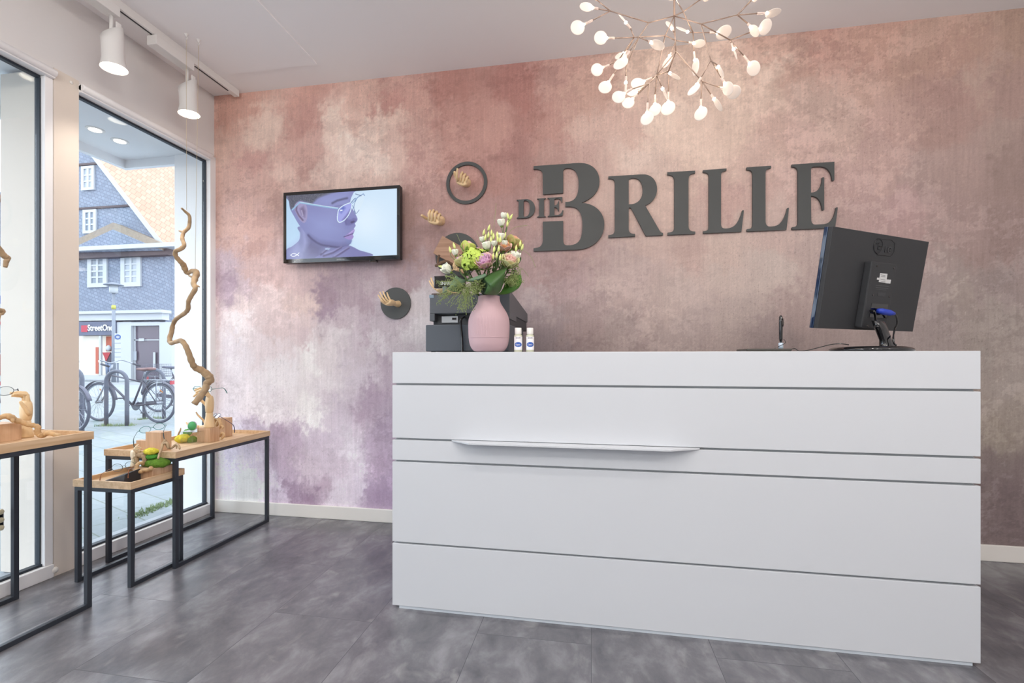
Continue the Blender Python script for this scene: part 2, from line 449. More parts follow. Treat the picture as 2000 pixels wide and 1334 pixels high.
def fbm(nx, nz, cx, cz, seed, octs=5, g=.55):
    o = np.zeros((nz, nx)); a = 1; t = 0
    for i in range(octs):
        o += a * value_noise(nx, nz, min(int(cx * 2 ** i), nx), min(int(cz * 2 ** i), nz), seed + i); t += a; a *= g
    return o / t
def grid_mesh(name, P00, dx, dz, nx, nz, cols, m):
    """flat grid (nz rows, nx cols), colours (nz,nx,3) linear, as attribute Col"""
    I, J = np.meshgrid(np.arange(nx), np.arange(nz))
    p0 = np.array(P00); co = p0 + I[..., None] / (nx - 1) * np.array(dx) + J[..., None] / (nz - 1) * np.array(dz)
    me = bpy.data.meshes.new(name)
    a = (J[:-1, :-1] * nx + I[:-1, :-1]).ravel()
    F = np.stack([a, a + 1, a + nx + 1, a + nx], 1)
    me.vertices.add(nx * nz); me.vertices.foreach_set('co', co.reshape(-1).astype(np.float32))
    me.loops.add(F.size); me.loops.foreach_set('vertex_index', F.ravel().astype(np.int32))
    me.polygons.add(len(F)); me.polygons.foreach_set('loop_start', (np.arange(len(F)) * 4).astype(np.int32))
    me.update(calc_edges=True)
    at = me.color_attributes.new('Col', 'FLOAT_COLOR', 'POINT')
    c4 = np.concatenate([cols.reshape(-1, 3), np.ones((nx * nz, 1))], 1)
    at.data.foreach_set('color', c4.ravel().astype(np.float32))
    me.materials.append(m)
    o = bpy.data.objects.new(name, me); COL.objects.link(o)
    return o
def srgb2lin(a):
    a = a / 255.0
    return np.where(a <= .04045, a / 12.92, ((a + .055) / 1.055) ** 2.4)
def mural():
    x0, x1, z0, z1 = XL, XR, 0.0, CEIL
    nx, nz = 900, 480
    pts = []
    for t in MUR.replace('\n', '').split(';'):
        u, v, r, g, b = [float(q) for q in t.split()]
        p = at_y(u, v, YB)
        pts.append((p.x, p.z, *[float(k) for k in srgb2lin(np.array([r, g, b]))]))
    pts = np.array(pts)
    X, Z = np.meshgrid(np.linspace(x0, x1, nx), np.linspace(z0, z1, nz))
    # ragged brush edges: displace the lookup
    k = 1.0
    w1 = (fbm(nx, nz, 18, 10, 3, 4) - .5) * .26 + (fbm(nx, nz, 110, 60, 13, 4, .8) - .5) * .20
    w2 = (fbm(nx, nz, 20, 9, 9, 4) - .5) * .30 + (fbm(nx, nz, 130, 44, 23, 4, .8) - .5) * .24
    Xw = X + w1; Zw = Z + w2
    num = np.zeros((nz, nx, 3)); den = np.zeros((nz, nx)) + 1e-12
    for p in pts:
        d2 = (Xw - p[0]) ** 2 + (Zw - p[1]) ** 2
        w = (d2 + .0012) ** -2.0
        num += w[..., None] * p[2:5]; den += w
    c = num / den[..., None]
    # vertical drag streaks and worn cream patches
    st = fbm(nx, nz, 150, 7, 31, 4) - .5
    hz = fbm(nx, nz, 9, 90, 37, 4) - .5
    sp = fbm(nx, nz, 44, 26, 41, 5, .85)
    fine = np.random.RandomState(5).rand(nz, nx) - .5
    c = c * (1 + .13 * st + .05 * hz + .10 * fine)[..., None]
    gate = np.clip((fbm(nx, nz, 7, 4, 71, 3) - .42) * 6, 0, 1)
    mask = np.clip((sp - .525) * 34 + fine * 1.2, 0, 1) * .50 * gate
    lum = c.mean(-1, keepdims=True)
    cream = np.clip(c * 1.22 + .03, 0, .9)
    c = c * (1 - mask[..., None]) + cream * mask[..., None]
    sp2 = fbm(nx, nz, 40, 30, 61, 5, .85)
    gate2 = np.clip((fbm(nx, nz, 6, 5, 91, 3) - .42) * 6, 0, 1)
    mask2 = np.clip((.47 - sp2) * 34 + fine * 1.2, 0, 1) * .42 * gate2
    c = c * (1 - mask2[..., None]) + c * np.array([.70, .66, .68]) * mask2[..., None]
    lum = c.mean(-1, keepdims=True)
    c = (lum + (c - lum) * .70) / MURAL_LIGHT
    zf = np.clip((Z - 1.75) / 1.1, 0, 1); lf = np.clip((-.9 - X) / 1.6, 0, 1)  # wall light painted into the colour: top and lower corners brighter, mid-left dimmer
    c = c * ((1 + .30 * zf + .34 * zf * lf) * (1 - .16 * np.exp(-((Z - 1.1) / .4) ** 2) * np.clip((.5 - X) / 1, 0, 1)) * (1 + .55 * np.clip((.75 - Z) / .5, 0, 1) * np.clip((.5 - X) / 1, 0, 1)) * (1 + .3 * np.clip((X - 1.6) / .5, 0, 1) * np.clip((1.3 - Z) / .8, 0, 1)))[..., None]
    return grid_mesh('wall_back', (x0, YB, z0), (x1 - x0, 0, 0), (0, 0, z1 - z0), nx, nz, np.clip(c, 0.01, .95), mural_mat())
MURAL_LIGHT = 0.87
def mural_mat():
    m = attr_mat('mural_wallpaper', rough=.8, spec=.25); nt = m.node_tree; L = nt.links; N = nt.nodes.new
    b = nt.nodes['Principled BSDF']; a = [n for n in nt.nodes if n.bl_idname == 'ShaderNodeAttribute'][0]
    tc = N('ShaderNodeTexCoord')
    last = a.outputs['Color']
    for sc, st, lo, hi, d_, w_ in ((95, (1, 1, .55), .58, .63, -.22, 1), (70, (1, 1, .8), .58, .65, .18, 1), (26, (2.6, 1, .16), .35, .65, .06, 0), (300, (1, 1, 1), .3, .7, .07, 0), (11, (1, 1, 1.6), .57, .60, -.07, 1)):
        mp = N('ShaderNodeMapping'); mp.inputs['Scale'].default_value = st; mp.inputs['Location'].default_value = (sc, 0, sc * .3)
        n = N('ShaderNodeTexNoise'); n.inputs['Scale'].default_value = sc; n.inputs['Detail'].default_value = 7; n.inputs['Roughness'].default_value = .68
        L.new(tc.outputs['Object'], mp.inputs[0]); L.new(mp.outputs[0], n.inputs[0])
        mr = N('ShaderNodeMapRange'); mr.inputs[1].default_value = lo; mr.inputs[2].default_value = hi
        mr.inputs[3].default_value = 1.0 if w_ else 1 - d_; mr.inputs[4].default_value = 1 + d_
        L.new(n.outputs[0], mr.inputs[0])
        if sc in (95, 70):      # worn areas come and go across the wall
            n2 = N('ShaderNodeTexNoise'); n2.inputs['Scale'].default_value = 2.2; n2.inputs['Detail'].default_value = 3
            L.new(mp.outputs[0], n2.inputs[0])
            m2 = N('ShaderNodeMapRange'); m2.inputs[1].default_value = .42; m2.inputs[2].default_value = .58
            L.new(n2.outputs[0], m2.inputs[0])
            mx = N('ShaderNodeMix'); mx.data_type = 'FLOAT'; mx.inputs['A'].default_value = 1.0
            L.new(m2.outputs[0], mx.inputs['Factor']); L.new(mr.outputs[0], mx.inputs['B']); fac = mx.outputs['Result']
        else: fac = mr.outputs[0]
        v = N('ShaderNodeVectorMath'); v.operation = 'SCALE'
        L.new(last, v.inputs[0]); L.new(fac, v.inputs['Scale']); last = v.outputs[0]
    L.new(last, b.inputs['Base Color'])
    return m
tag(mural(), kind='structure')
struct('wall_back_masonry', MB().box(XL - .03, XR, YB + .004, YB + .12, 0, CEIL), M['white_paint'])
struct('baseboard_back', MB().box(XL + .01, XR, YB - .015, YB, 0, .088), M['trim'], bevel=.004)

# window wall: piers, bulkhead, sills
b = MB(); b.box(XL - .03, XL, YR, YB, 2.545, CEIL)
struct('wall_left', b, M['white_paint'])
struct('wall_left_pier', MB().box(-3.0, XL + .006, 1.905, 2.02, 0, 2.56), M['column'])
struct('wall_left_jamb', MB().box(XL - .03, XL + .012, 2.868, YB, 0, 2.535), M['frame_white'])
for (n, y0, y1) in (('1', 2.02, 2.868), ('2', .25, 1.905), ('3', -2.2, .13)):
    b = MB()
    b.box(XL - .035, XL + .022, y0, y1 if n == '1' else y1 - .003, 2.50, 2.546)          # head frame with rounded cover
    b.tube([(XL + .02, y0, 2.525), (XL + .02, y1 - (0 if n == '1' else .003), 2.525)], .019, 10)
    b.box(XL - .05, XL + .012, y0, y1 - .003, 0, .066)                   # sill profile
    if n != '1': b.box(XL - .05, XL + .004, y1 - .038, y1 - .001, .066, 2.50)
    fr = struct('window_' + n, b, M['frame_white'], bevel=.003)
    g = MB()
    ye = y1 if n == '1' else y1 - .038
    g.box(XL - .045, XL - .022, y0, ye, 2.488, 2.50); g.box(XL - .045, XL - .012, y0, ye, .066, .078)
    g.box(XL - .05, XL - .020, ye - .006, ye, .078, 2.488)
    g.build('gasket', M['gasket'], fr)
    MB().box(XL - .036, XL - .030, y0, ye - .012, .076, 2.48).build('pane', M['glass'], fr)
struct('wall_left_rear', MB().box(-3.0, XL, YR, -2.2, 0, 2.56), M['white_paint'])
struct('wall_left_pier_rear', MB().box(-3.0, XL + .006, .13, .25, 0, 2.56), M['column'])

# shop front outside: stone step, soffit, end pillar, upper storey
stone = mat('step_stone', (150, 154, 160), .7, var=.05)
struct('trim_2', MB().box(-2.985, XL - .05, -4, 3.6, -.06, -.004), stone)
soff = mat('soffit_white', (226, 228, 232), .5)
struct('trim_3', MB().box(-3.46, XL - .03, -4, 2.925, 2.58, 2.66), soff)
b = MB(); b.box(-3.475, -3.44, -4, 2.96, 2.52, 2.75); b.box(-3.44, XL - .05, 2.925, 2.96, 2.52, 2.75)
struct('trim_4', b, soff)
struct('wall_left_upper', MB().box(-3.44, XL - .03, -4, 2.92, 2.66, 6.5), M['white_paint'])
struct('wall_end_pillar', MB().box(-3.0, XL - .035, 2.915, 3.5, -.05, 2.60), M['frame_white'])

for i, (x, y) in enumerate([(-3.17, 2.50), (-3.17, 2.66), (-3.17, 2.33)]):
    o = thing('recessed_downlight', (x, y, 2.578), ['recessed downlight outside in the white soffit, middle of three', 'recessed downlight outside in the white soffit, nearest the outer end', 'recessed downlight outside in the white soffit, nearest the pier'][i], 'ceiling light', 'downlights in the canopy soffit')
    MB().lathe([(.045, -.004), (.05, -.002), (.05, .0)], (x, y, 2.58), 24).build('trim_ring', M['lampwhite'], o)
    MB().lathe([(.034, -.005), (.034, -.004)], (x, y, 2.58), 24).build('lens', M['lampglow'], o)
for i, (x, y) in enumerate(SPOTS):
    o = thing('ceiling_downlight', (x, y, CEIL), ['left', 'right'][i] + ' recessed round ceiling light above the customer side of the counter', 'ceiling light', 'ceiling lights over the counter front')
    MB().lathe([(.075, -.006), (.08, -.003), (.08, 0)], (x, y, CEIL), 24).build('ring', M['lampwhite'], o)
for i, (x, y, z) in enumerate(FILL_LAMPS):  # cords and caps for the added fill lamps
    o = thing('fill_pendant', (x, y, CEIL), 'white added fill lamp hanging behind the viewer, ' + ['front one nearest the window', 'front one in the middle', 'front one by the right wall', 'rear one on the window side', 'rear one on the right side'][i], 'pendant lamp', 'added fill lamps behind the viewer')
    MB().tube([(x, y, CEIL), (x, y, z + .15)], .003, 6).build('cord', M['lampwhite'], o)
    MB().lathe([(.03, .10), (.035, .13), (.012, .15)], (x, y, z), 20).build('cap', M['lampwhite'], o)

# ============================================================ reception counter
CY, CX0, CX1, CTOP = 1.91, -.861, 1.366, 1.125
cnt = thing('reception_counter', ((CX0 + CX1) / 2, 2.2, 0), 'wide white reception counter with horizontal panel joints standing before the pink wall', 'counter')
CYB = 2.62
MB().box(CX0 + .012, CX1 - .012, CY + .016, CYB - .01, .02, CTOP - .03).build('body', M['gap'], cnt)
MB().box(CX0 + .03, CX1 - .022, CY + .005, CYB - .02, 0, .013).build('plinth', mat('plinth_grey', (198, 206, 214), .4), cnt)
for z0, z1 in ((.0135, .2850), (.2935, .6440), (.6525, .7405), (.7490, .9800)):
    MB().box(CX0, CX1, CY, CY + .016, z0, z1).build('front_panel', M['counter'], cnt, bevel=.0015)
    for sx in (CX0, CX1 - .016):
        MB().box(sx, sx + .016, CY + .0165, CYB, z0, z1).build('side_panel', M['counter'], cnt, bevel=.0015)
MB().box(CX0, CX1, CY, CYB, .9885, CTOP).build('top_slab', M['counter'], cnt, bevel=.002)
b = MB(); zs = .7415
b.prism([(-.590, CY, zs), (.420, CY, zs), (.300, CY - .062, zs), (-.497, CY - .062, zs)], (0, 0, .006))
b.build('bag_shelf', M['counter'], cnt)

cnt.rotation_euler.z = math.radians(-.4)      # the counter stands a touch off parallel to the wall

# ============================================================ sign letters on the wall
LET = [
 ('B', 1030, 310, 7.019, 'giant dark grey serif letter B, tallest of the wall letters',
  'M 85 100 L 600 65 C 640 58 700 57 740 58 C 900 65 990 170 990 310 C 990 440 900 540 742 603 C 940 615 1055 740 1055 900 C 1055 1090 900 1230 700 1246 L 85 1268 L 85 1226 C 170 1220 208 1200 212 1110 L 212 862 L 490 852 L 490 1110 C 490 1160 505 1187 545 1187 C 700 1190 755 1120 755 910 C 755 720 690 655 575 655 L 521 657 L 521 592 C 620 592 702 560 703 350 C 703 190 650 128 560 128 C 510 128 492 140 490 180 L 490 470 L 213 488 L 210 230 C 207 170 190 145 120 143 L 85 143 Z'),
 ('R', 1180, 320, 8.337, 'large dark grey serif letter R right of the giant letter B',
  'M 68 203 L 600 172 C 620 171 660 172 670 173 C 790 185 862 290 862 410 C 862 530 790 630 668 677 L 900 1080 C 920 1110 935 1122 960 1124 L 960 1160 L 678 1174 L 445 730 C 435 715 425 712 400 714 L 400 1060 C 403 1120 430 1140 503 1140 L 503 1181 L 68 1200 L 68 1162 C 150 1155 172 1130 174 1060 L 174 330 C 172 265 155 243 100 242 L 68 242 Z M 400 280 C 400 245 430 230 480 230 C 580 232 628 310 628 440 C 625 560 560 660 400 660 Z'),
 ('I', 1180, 320, 8.337, 'large dark grey serif letter I between the letters R and L',
  'M 1030 135 L 1482 110 L 1482 150 C 1400 158 1378 190 1374 270 L 1374 1010 C 1378 1080 1400 1100 1484 1102 L 1484 1140 L 1034 1158 L 1034 1120 C 1110 1115 1138 1095 1142 1040 L 1142 270 C 1138 205 1110 180 1030 176 Z'),
 ('L', 1360, 310, 8.34, 'large dark grey serif letter L next to the letter I, left one of the two',
  'M 110 185 L 493 158 L 493 190 C 430 200 405 225 403 270 L 403 1060 C 403 1110 420 1135 470 1136 C 560 1138 680 1110 745 860 C 750 835 755 832 776 842 L 735 1188 L 115 1216 L 112 1180 C 180 1175 203 1160 203 1100 L 203 300 C 200 240 185 225 110 221 Z'),
 ('L', 1360, 310, 8.34, 'large dark grey serif letter L next to the letter E, right one of the two',
  'M 820 140 L 1220 113 L 1220 150 C 1150 160 1128 185 1128 240 L 1128 1010 C 1130 1075 1150 1103 1200 1104 C 1330 1104 1420 1060 1480 820 C 1485 795 1495 795 1510 800 L 1470 1156 L 827 1185 L 825 1147 C 895 1140 915 1125 917 1070 L 917 260 C 912 200 890 180 820 180 Z'),
 ('E', 1530, 300, 8.338, 'large dark grey serif letter E ending the sign above the monitor',
  'M 138 177 L 832 132 L 832 435 C 820 443 805 443 798 435 C 785 290 720 210 600 210 L 520 212 C 470 214 452 230 450 270 L 450 635 C 560 630 630 560 635 388 C 640 382 660 382 666 388 L 666 915 C 655 922 640 922 634 915 C 625 770 560 685 450 690 L 455 1080 C 460 1130 480 1155 520 1155 L 640 1150 C 760 1145 830 1070 860 880 C 865 870 880 870 888 877 L 845 1208 L 142 1238 L 142 1200 C 210 1190 238 1175 238 1110 L 238 300 C 230 235 205 217 138 215 Z'),
 ('D', 1000, 370, 16.67, 'small dark grey serif letter D, first letter of the whole sign',
  'M 150 335 L 480 315 C 650 325 745 450 745 600 C 745 780 640 915 450 930 L 150 942 L 150 918 C 200 910 215 890 217 850 L 217 420 C 215 375 200 362 150 355 Z M 375 395 C 380 360 400 355 440 358 C 540 370 580 460 580 610 C 580 780 530 880 430 885 C 390 888 378 875 375 840 Z'),
 ('I', 1000, 370, 16.67, 'small dark grey serif letter I in the middle of the small word',
  'M 818 295 L 1098 280 L 1098 295 C 1050 305 1037 320 1037 370 L 1037 820 C 1037 860 1050 870 1098 872 L 1098 888 L 818 902 L 818 885 C 870 875 882 860 884 820 L 884 380 C 882 330 870 318 818 312 Z'),
 ('E', 1000, 370, 16.67, 'small dark grey serif letter E set in the gap of the giant letter B',
  'M 1155 272 L 1637 245 L 1637 420 L 1612 420 C 1600 340 1570 297 1480 297 C 1400 297 1380 305 1378 350 L 1378 520 C 1460 520 1490 470 1500 385 L 1528 385 L 1528 695 L 1498 695 C 1490 620 1460 580 1378 580 L 1378 800 C 1380 830 1400 835 1450 833 C 1550 830 1600 790 1645 670 L 1675 680 L 1640 855 L 1160 885 L 1160 868 C 1200 858 1222 850 1224 800 L 1224 360 C 1222 310 1205 295 1155 290 Z')]
LF = YB - .016
for ch, ox, oy, sc, lab, path in LET:
    lps = []
    for lp in parse(path):
        q = [at_y(ox + x / sc, oy + y / sc, LF) for x, y in lp]
        lps.append([(p.x, p.z) for p in q])
    cx = sum(p[0] for p in lps[0]) / len(lps[0]); cz = sum(p[1] for p in lps[0]) / len(lps[0])
    lps = [[(x - cx, z - cz) for x, z in l] for l in lps]
    flat_shape('letter_sign', lps, M['letter'], .012, WALLM((cx, LF + .006, cz)), label=lab, cat='letter', group='dark letters on the pink wall')

# ============================================================ television
TY = 2.83
tv = thing('television', (-1.64, TY, 1.98), 'flat black wall television showing a man in glasses on a pale blue screen', 'television')
tx0, tx1, tz0, tz1 = -2.057, -1.222, 1.7405, 2.219
b = MB(); b.box(tx0, tx1, TY + .006, TY + .045, tz0, tz1)
b.build('casing', M['blackp'], tv, bevel=.004)
b = MB()
bz = .020
b.box(tx0, tx1, TY, TY + .0058, tz1 - bz, tz1); b.box(tx0, tx1, TY, TY + .0058, tz0, tz0 + .026)
b.box(tx0, tx0 + bz, TY, TY + .0058, tz0 + .026, tz1 - bz); b.box(tx1 - bz, tx1, TY, TY + .0058, tz0 + .026, tz1 - bz)
b.build('bezel', M['blackg'], tv)
MB().box(-1.70, -1.58, TY + .046, YB - .002, 1.92, 2.05).build('wall_mount', M['blackp'], tv)
MB().box(-1.43, -1.385, TY - .004, TY + .03, tz0 - .013, tz0 + .001).build('sensor', M['blackg'], tv, bevel=.003)
text('logo', 'SAMSUNG', .012, mat('tv_logo', (190, 194, 200), .3), .0006, WALLM((-1.665, TY - .0005, tz0 + .008)), tv)
def poly_mask(pts, X, Y, soft):
    """soft mask of a polygon; signed distance based"""
    pts = np.array(pts, float); n = len(pts)
    inside = np.zeros(X.shape, bool); dist = np.full(X.shape, 1e9)
    for i in range(n):
        (x1, y1), (x2, y2) = pts[i], pts[(i + 1) % n]
        c = ((y1 > Y) != (y2 > Y)) & (X < (x2 - x1) * (Y - y1) / (y2 - y1 + 1e-12) + x1)
        inside ^= c
        dx, dy = x2 - x1, y2 - y1
        t = np.clip(((X - x1) * dx + (Y - y1) * dy) / (dx * dx + dy * dy + 1e-12), 0, 1)
        dist = np.minimum(dist, np.hypot(X - x1 - t * dx, Y - y1 - t * dy))
    sd = np.where(inside, dist, -dist)
    return np.clip(sd / soft + .5, 0, 1)
def line_mask(pts, X, Y, w, soft=1.5):
    dist = np.full(X.shape, 1e9)
    for (x1, y1), (x2, y2) in zip(pts[:-1], pts[1:]):
        dx, dy = x2 - x1, y2 - y1
        t = np.clip(((X - x1) * dx + (Y - y1) * dy) / (dx * dx + dy * dy + 1e-12), 0, 1)
        dist = np.minimum(dist, np.hypot(X - x1 - t * dx, Y - y1 - t * dy))
    return np.clip((w / 2 - dist) / soft + .5, 0, 1)
def smooth2(pts, k=6, closed=True):
    pts = [Vector((x, y, 0)) for x, y in pts]
    if closed: pts = pts[-1:] + pts + pts[:2]
    s_ = spline(pts, k)
    if closed: s_ = s_[k:-k]
    return [(p.x, p.y) for p in s_]
def tv_picture():
    nx, nz = 400, 232
    # picture coordinates follow a 1620 x 930 canvas, y downward
    X, Y = np.meshgrid(np.linspace(0, 1620, nx), np.linspace(930, 0, nz))
    img = np.zeros(X.shape + (3,)); 
    t = np.clip(X / 1620, 0, 1)[..., None]
    img[:] = np.array([176, 210, 240]) * (1 - t) + np.array([202, 226, 248]) * t
    g = np.exp(-(((X - 1150) / 300) ** 2 + ((Y - 420) / 330) ** 2))[..., None]
    img += g * np.array([22, 14, 6])
    def mixc(m_, c): 
        nonlocal img
        img = img * (1 - m_[..., None]) + np.array(c, float) * m_[..., None]
    sh = smooth2([(0, 790), (90, 740), (190, 660), (210, 560), (190, 460), (560, 500), (660, 700), (900, 760), (1060, 830), (1230, 935), (-10, 940)])
    mixc(poly_mask(sh, X, Y, 8), (112, 116, 168))
    mixc(poly_mask([(-20, 800), (190, 655), (240, 780), (160, 940), (-20, 940)], X, Y, 150) * .5, (150, 160, 214))
    mixc(poly_mask([(300, 600), (560, 760), (520, 940), (330, 900), (260, 700)], X, Y, 160) * .75, (80, 74, 120))
    mixc(poly_mask([(215, 470), (300, 520), (330, 700), (260, 800), (235, 640)], X, Y, 90) * .8, (150, 156, 208))
    head = smooth2([(20, -10), (40, 90), (60, 200), (130, 330), (190, 430), (260, 520), (360, 640), (470, 725), (640, 770), (800, 790), (905, 775), (960, 735), (975, 690), (962, 645), (990, 615), (1010, 570), (1005, 530), (1030, 490), (1018, 455), (1048, 425), (1056, 390), (1030, 330), (985, 250), (950, 180), (962, 100), (1000, 20), (1010, -20), (500, -60)])
    hm = poly_mask(head, X, Y, 5); mixc(hm, (122, 126, 182))
    mixc(hm * poly_mask([(560, 30), (900, 20), (900, 140), (600, 190), (450, 120)], X, Y, 160) * .6, (140, 150, 206))
    mixc(hm * poly_mask([(330, 330), (700, 300), (820, 560), (620, 620), (420, 540)], X, Y, 240) * .75, (140, 148, 204))
    mixc(hm * poly_mask([(330, 600), (480, 700), (800, 760), (940, 740), (960, 800), (300, 820)], X, Y, 120) * .8, (74, 70, 118))
    mixc(hm * poly_mask([(880, 380), (1000, 360), (1020, 470), (900, 500)], X, Y, 120) * .5, (96, 100, 170))
    hair = smooth2([(20, -20), (30, 60), (70, 200), (130, 160), (190, 90), (300, 110), (390, 130), (480, 60), (640, 10), (760, -30), (300, -60)])
    rs = np.random.RandomState(3).rand(*X.shape)
    mixc(hm * poly_mask(hair, X, Y, 40) * (.75 + .25 * rs), (50, 52, 66))
    mixc(poly_mask(hair, X, Y, 30) * hm * (rs > .72) * .7, (128, 130, 142))
    # neck edge, jaw shade
    mixc(line_mask(smooth2([(330, 590), (400, 660), (520, 735), (700, 775), (860, 795)], 6, False), X, Y, 22, 26) * .8, (60, 54, 98))
    ear = smooth2([(130, 140), (190, 95), (270, 110), (310, 180), (320, 270), (310, 360), (270, 410), (210, 370), (160, 290), (125, 210)])
    em = poly_mask(ear, X, Y, 6); mixc(em, (150, 142, 186))
    mixc(em * line_mask([(160, 150), (150, 220), (190, 300), (250, 370)], X, Y, 18, 22), (84, 66, 100))
    mixc(em * poly_mask([(205, 200), (260, 170), (290, 240), (280, 330), (230, 290)], X, Y, 40) * .7, (92, 78, 114))
    mixc(em * line_mask([(230, 230), (250, 300)], X, Y, 16, 16) * .8, (180, 172, 210))
    # eyebrow, eye
    mixc(line_mask([(690, 150), (760, 118), (850, 100), (905, 92)], X, Y, 26, 26) * .85, (62, 62, 96))
    mixc(line_mask([(730, 200), (820, 190), (890, 200)], X, Y, 14, 22) * .5, (84, 84, 136))
    lens = smooth2([(770, 300), (790, 240), (860, 190), (960, 160), (975, 200), (945, 300), (880, 390), (800, 430), (765, 390)])
    lm = poly_mask(lens, X, Y, 5); mixc(lm, (150, 156, 226))
    mixc(lm * poly_mask([(780, 255), (850, 195), (880, 230), (820, 300)], X, Y, 40) * .8, (66, 84, 176))
    mixc(lm * poly_mask([(805, 250), (840, 250), (838, 268), (800, 272)], X, Y, 10), (232, 240, 255))
    mixc(lm * poly_mask([(830, 400), (900, 320), (950, 250), (930, 330), (870, 400)], X, Y, 24) * .7, (84, 78, 144))
    mixc(line_mask(lens + lens[:1], X, Y, 12), (214, 236, 252))
    lens2 = smooth2([(1010, 190), (1060, 90), (1120, 60), (1150, 80), (1135, 170), (1080, 270), (1030, 320), (1010, 280)])
    mixc(poly_mask(lens2, X, Y, 5) * .5, (214, 232, 246))
    mixc(line_mask(lens2[30:] + lens2[:8], X, Y, 8), (92, 118, 168))
    mixc(line_mask([(985, 170), (1060, 90), (1140, 45), (1160, 70)], X, Y, 12), (120, 150, 196))
    mixc(line_mask([(1030, 40), (1110, 70)], X, Y, 10), (84, 104, 142))
    mixc(line_mask([(960, 165), (1010, 110), (1030, 100)], X, Y, 12), (96, 122, 170))
    mixc(line_mask([(985, 200), (1005, 250), (1030, 310)], X, Y, 9), (110, 130, 176))
    mixc(line_mask([(90, 210), (200, 110), (330, 140), (560, 190), (770, 230)], X, Y, 22), (138, 180, 216))
    mixc(line_mask([(210, 104), (340, 132), (560, 182), (770, 222)], X, Y, 7), (206, 232, 246))
    # nose and lips
    mixc(poly_mask(smooth2([(880, 440), (900, 395), (960, 400), (1000, 380), (1045, 400), (1015, 450), (920, 480)]), X, Y, 24) * .6, (84, 80, 138))
    mixc(poly_mask(smooth2([(955, 432), (1000, 415), (1020, 430), (975, 455)]), X, Y, 8) * .8, (56, 50, 94))
    mixc(line_mask([(892, 470), (880, 420), (905, 380)], X, Y, 12, 18) * .6, (70, 66, 118))
    lips = smooth2([(865, 640), (930, 590), (1000, 540), (1015, 560), (985, 610), (1002, 640), (975, 680), (920, 680)])
    mixc(poly_mask(lips, X, Y, 8), (150, 128, 196))
    mixc(line_mask([(860, 640), (920, 622), (990, 600)], X, Y, 9, 12), (56, 46, 88))
    mixc(line_mask([(935, 600), (1000, 555)], X, Y, 12, 14) * .8, (186, 178, 232))
    mixc(poly_mask([(900, 690), (975, 690), (960, 740), (900, 740)], X, Y, 50) * .5, (104, 122, 180))
    # hand under the chin
    hand = smooth2([(470, 935), (560, 860), (700, 810), (880, 775), (950, 770), (1080, 840), (1200, 935)])
    mixc(poly_mask(hand, X, Y, 10), (112, 112, 168))
    for a, b_, c_ in (((560, 900), (700, 860), (820, 790)), ((700, 935), (820, 870), (930, 800)), ((520, 880), (600, 820), (640, 790))):
        mixc(line_mask([a, b_, c_], X, Y, 20, 26) * .8, (58, 44, 84))
        mixc(line_mask([(a[0] + 20, a[1] - 30), (b_[0] + 15, b_[1] - 30), (c_[0], c_[1] - 12)], X, Y, 12, 22) * .5, (172, 170, 220))
    mixc(poly_mask([(580, 790), (660, 790), (640, 815), (590, 812)], X, Y, 14) * .8, (176, 206, 238))
    # white fish mark
    for q in (smooth2([(62, 868), (100, 848), (150, 858), (190, 885)], 5, False), smooth2([(62, 868), (100, 888), (150, 876), (194, 838)], 5, False)):
        mixc(line_mask(q, X, Y, 8), (240, 244, 250))
    return srgb2lin(np.clip(img * .9 + 24, 0, 255))
sx0, sx1, sz0, sz1 = tx0 + bz, tx1 - bz, tz0 + .026, tz1 - bz
scr = grid_mesh('screen', (sx0, TY + .003, sz0), (sx1 - sx0, 0, 0), (0, 0, sz1 - sz0), 400, 232, tv_picture(), attr_mat('screen_picture', rough=.15, emissive=True, es=.92))
scr.parent = tv; scr.matrix_parent_inverse = Matrix.Translation(tv.location).inverted()

# ============================================================ tables
def display_table(x0, x1, y0, y1, zr, th, label):
    t = thing('display_table', ((x0 + x1) / 2, (y0 + y1) / 2, 0), label, 'table', 'black steel tray tables by the window')
    zb = zr - th
    tr = MB()
    tr.box(x0, x1, y0, y0 + .012, zb, zr); tr.box(x0, x1, y1 - .012, y1, zb, zr)
    tr.box(x0, x0 + .012, y0 + .012, y1 - .012, zb, zr); tr.box(x1 - .012, x1, y0 + .012, y1 - .012, zb, zr)
    tr.box(x0 + .012, x1 - .012, y0 + .012, y1 - .012, zb + .002, zb + .012)
    tr.build('tray', M['oak'], t)
    w = .020; e = .004
    a0, a1, b0, b1 = x0 + e, x1 - e, y0 + e, y1 - e
    for (px, py) in ((a0, b0), (a1 - w, b0), (a0, b1 - w), (a1 - w, b1 - w)):
        MB().box(px, px + w, py, py + w, 0, zb - w).build('leg', M['steel_black'], t, bevel=.0015)
    f = MB()
    f.box(a0, a1, b0, b0 + w, zb - w, zb); f.box(a0, a1, b1 - w, b1, zb - w, zb)
    f.box(a0, a0 + w, b0 + w, b1 - w, zb - w, zb); f.box(a1 - w, a1, b0 + w, b1 - w, zb - w, zb)
    f.build('top_frame', M['steel_black'], t, bevel=.0015)
    for px in (a0, a1 - w):
        MB().box(px, px + w, b0 + w, b1 - w, 0, w).build('floor_rail', M['steel_black'], t, bevel=.0015)
    return t, zb + .012
TR, ZR = display_table(-2.575, -2.13, 2.075, 2.795, .610, .033, 'tall oak tray table on black steel frame touching the pink wall corner')
TS, ZS = display_table(-2.50, -2.165, 1.868, 2.165, .504, .033, 'lowest and smallest oak tray table with black frame, tucked before the corner table')
TL, ZL = display_table(-2.60, -2.172, .96, 1.708, .775, .034, 'tallest oak tray table on black frame at the left edge of the picture')

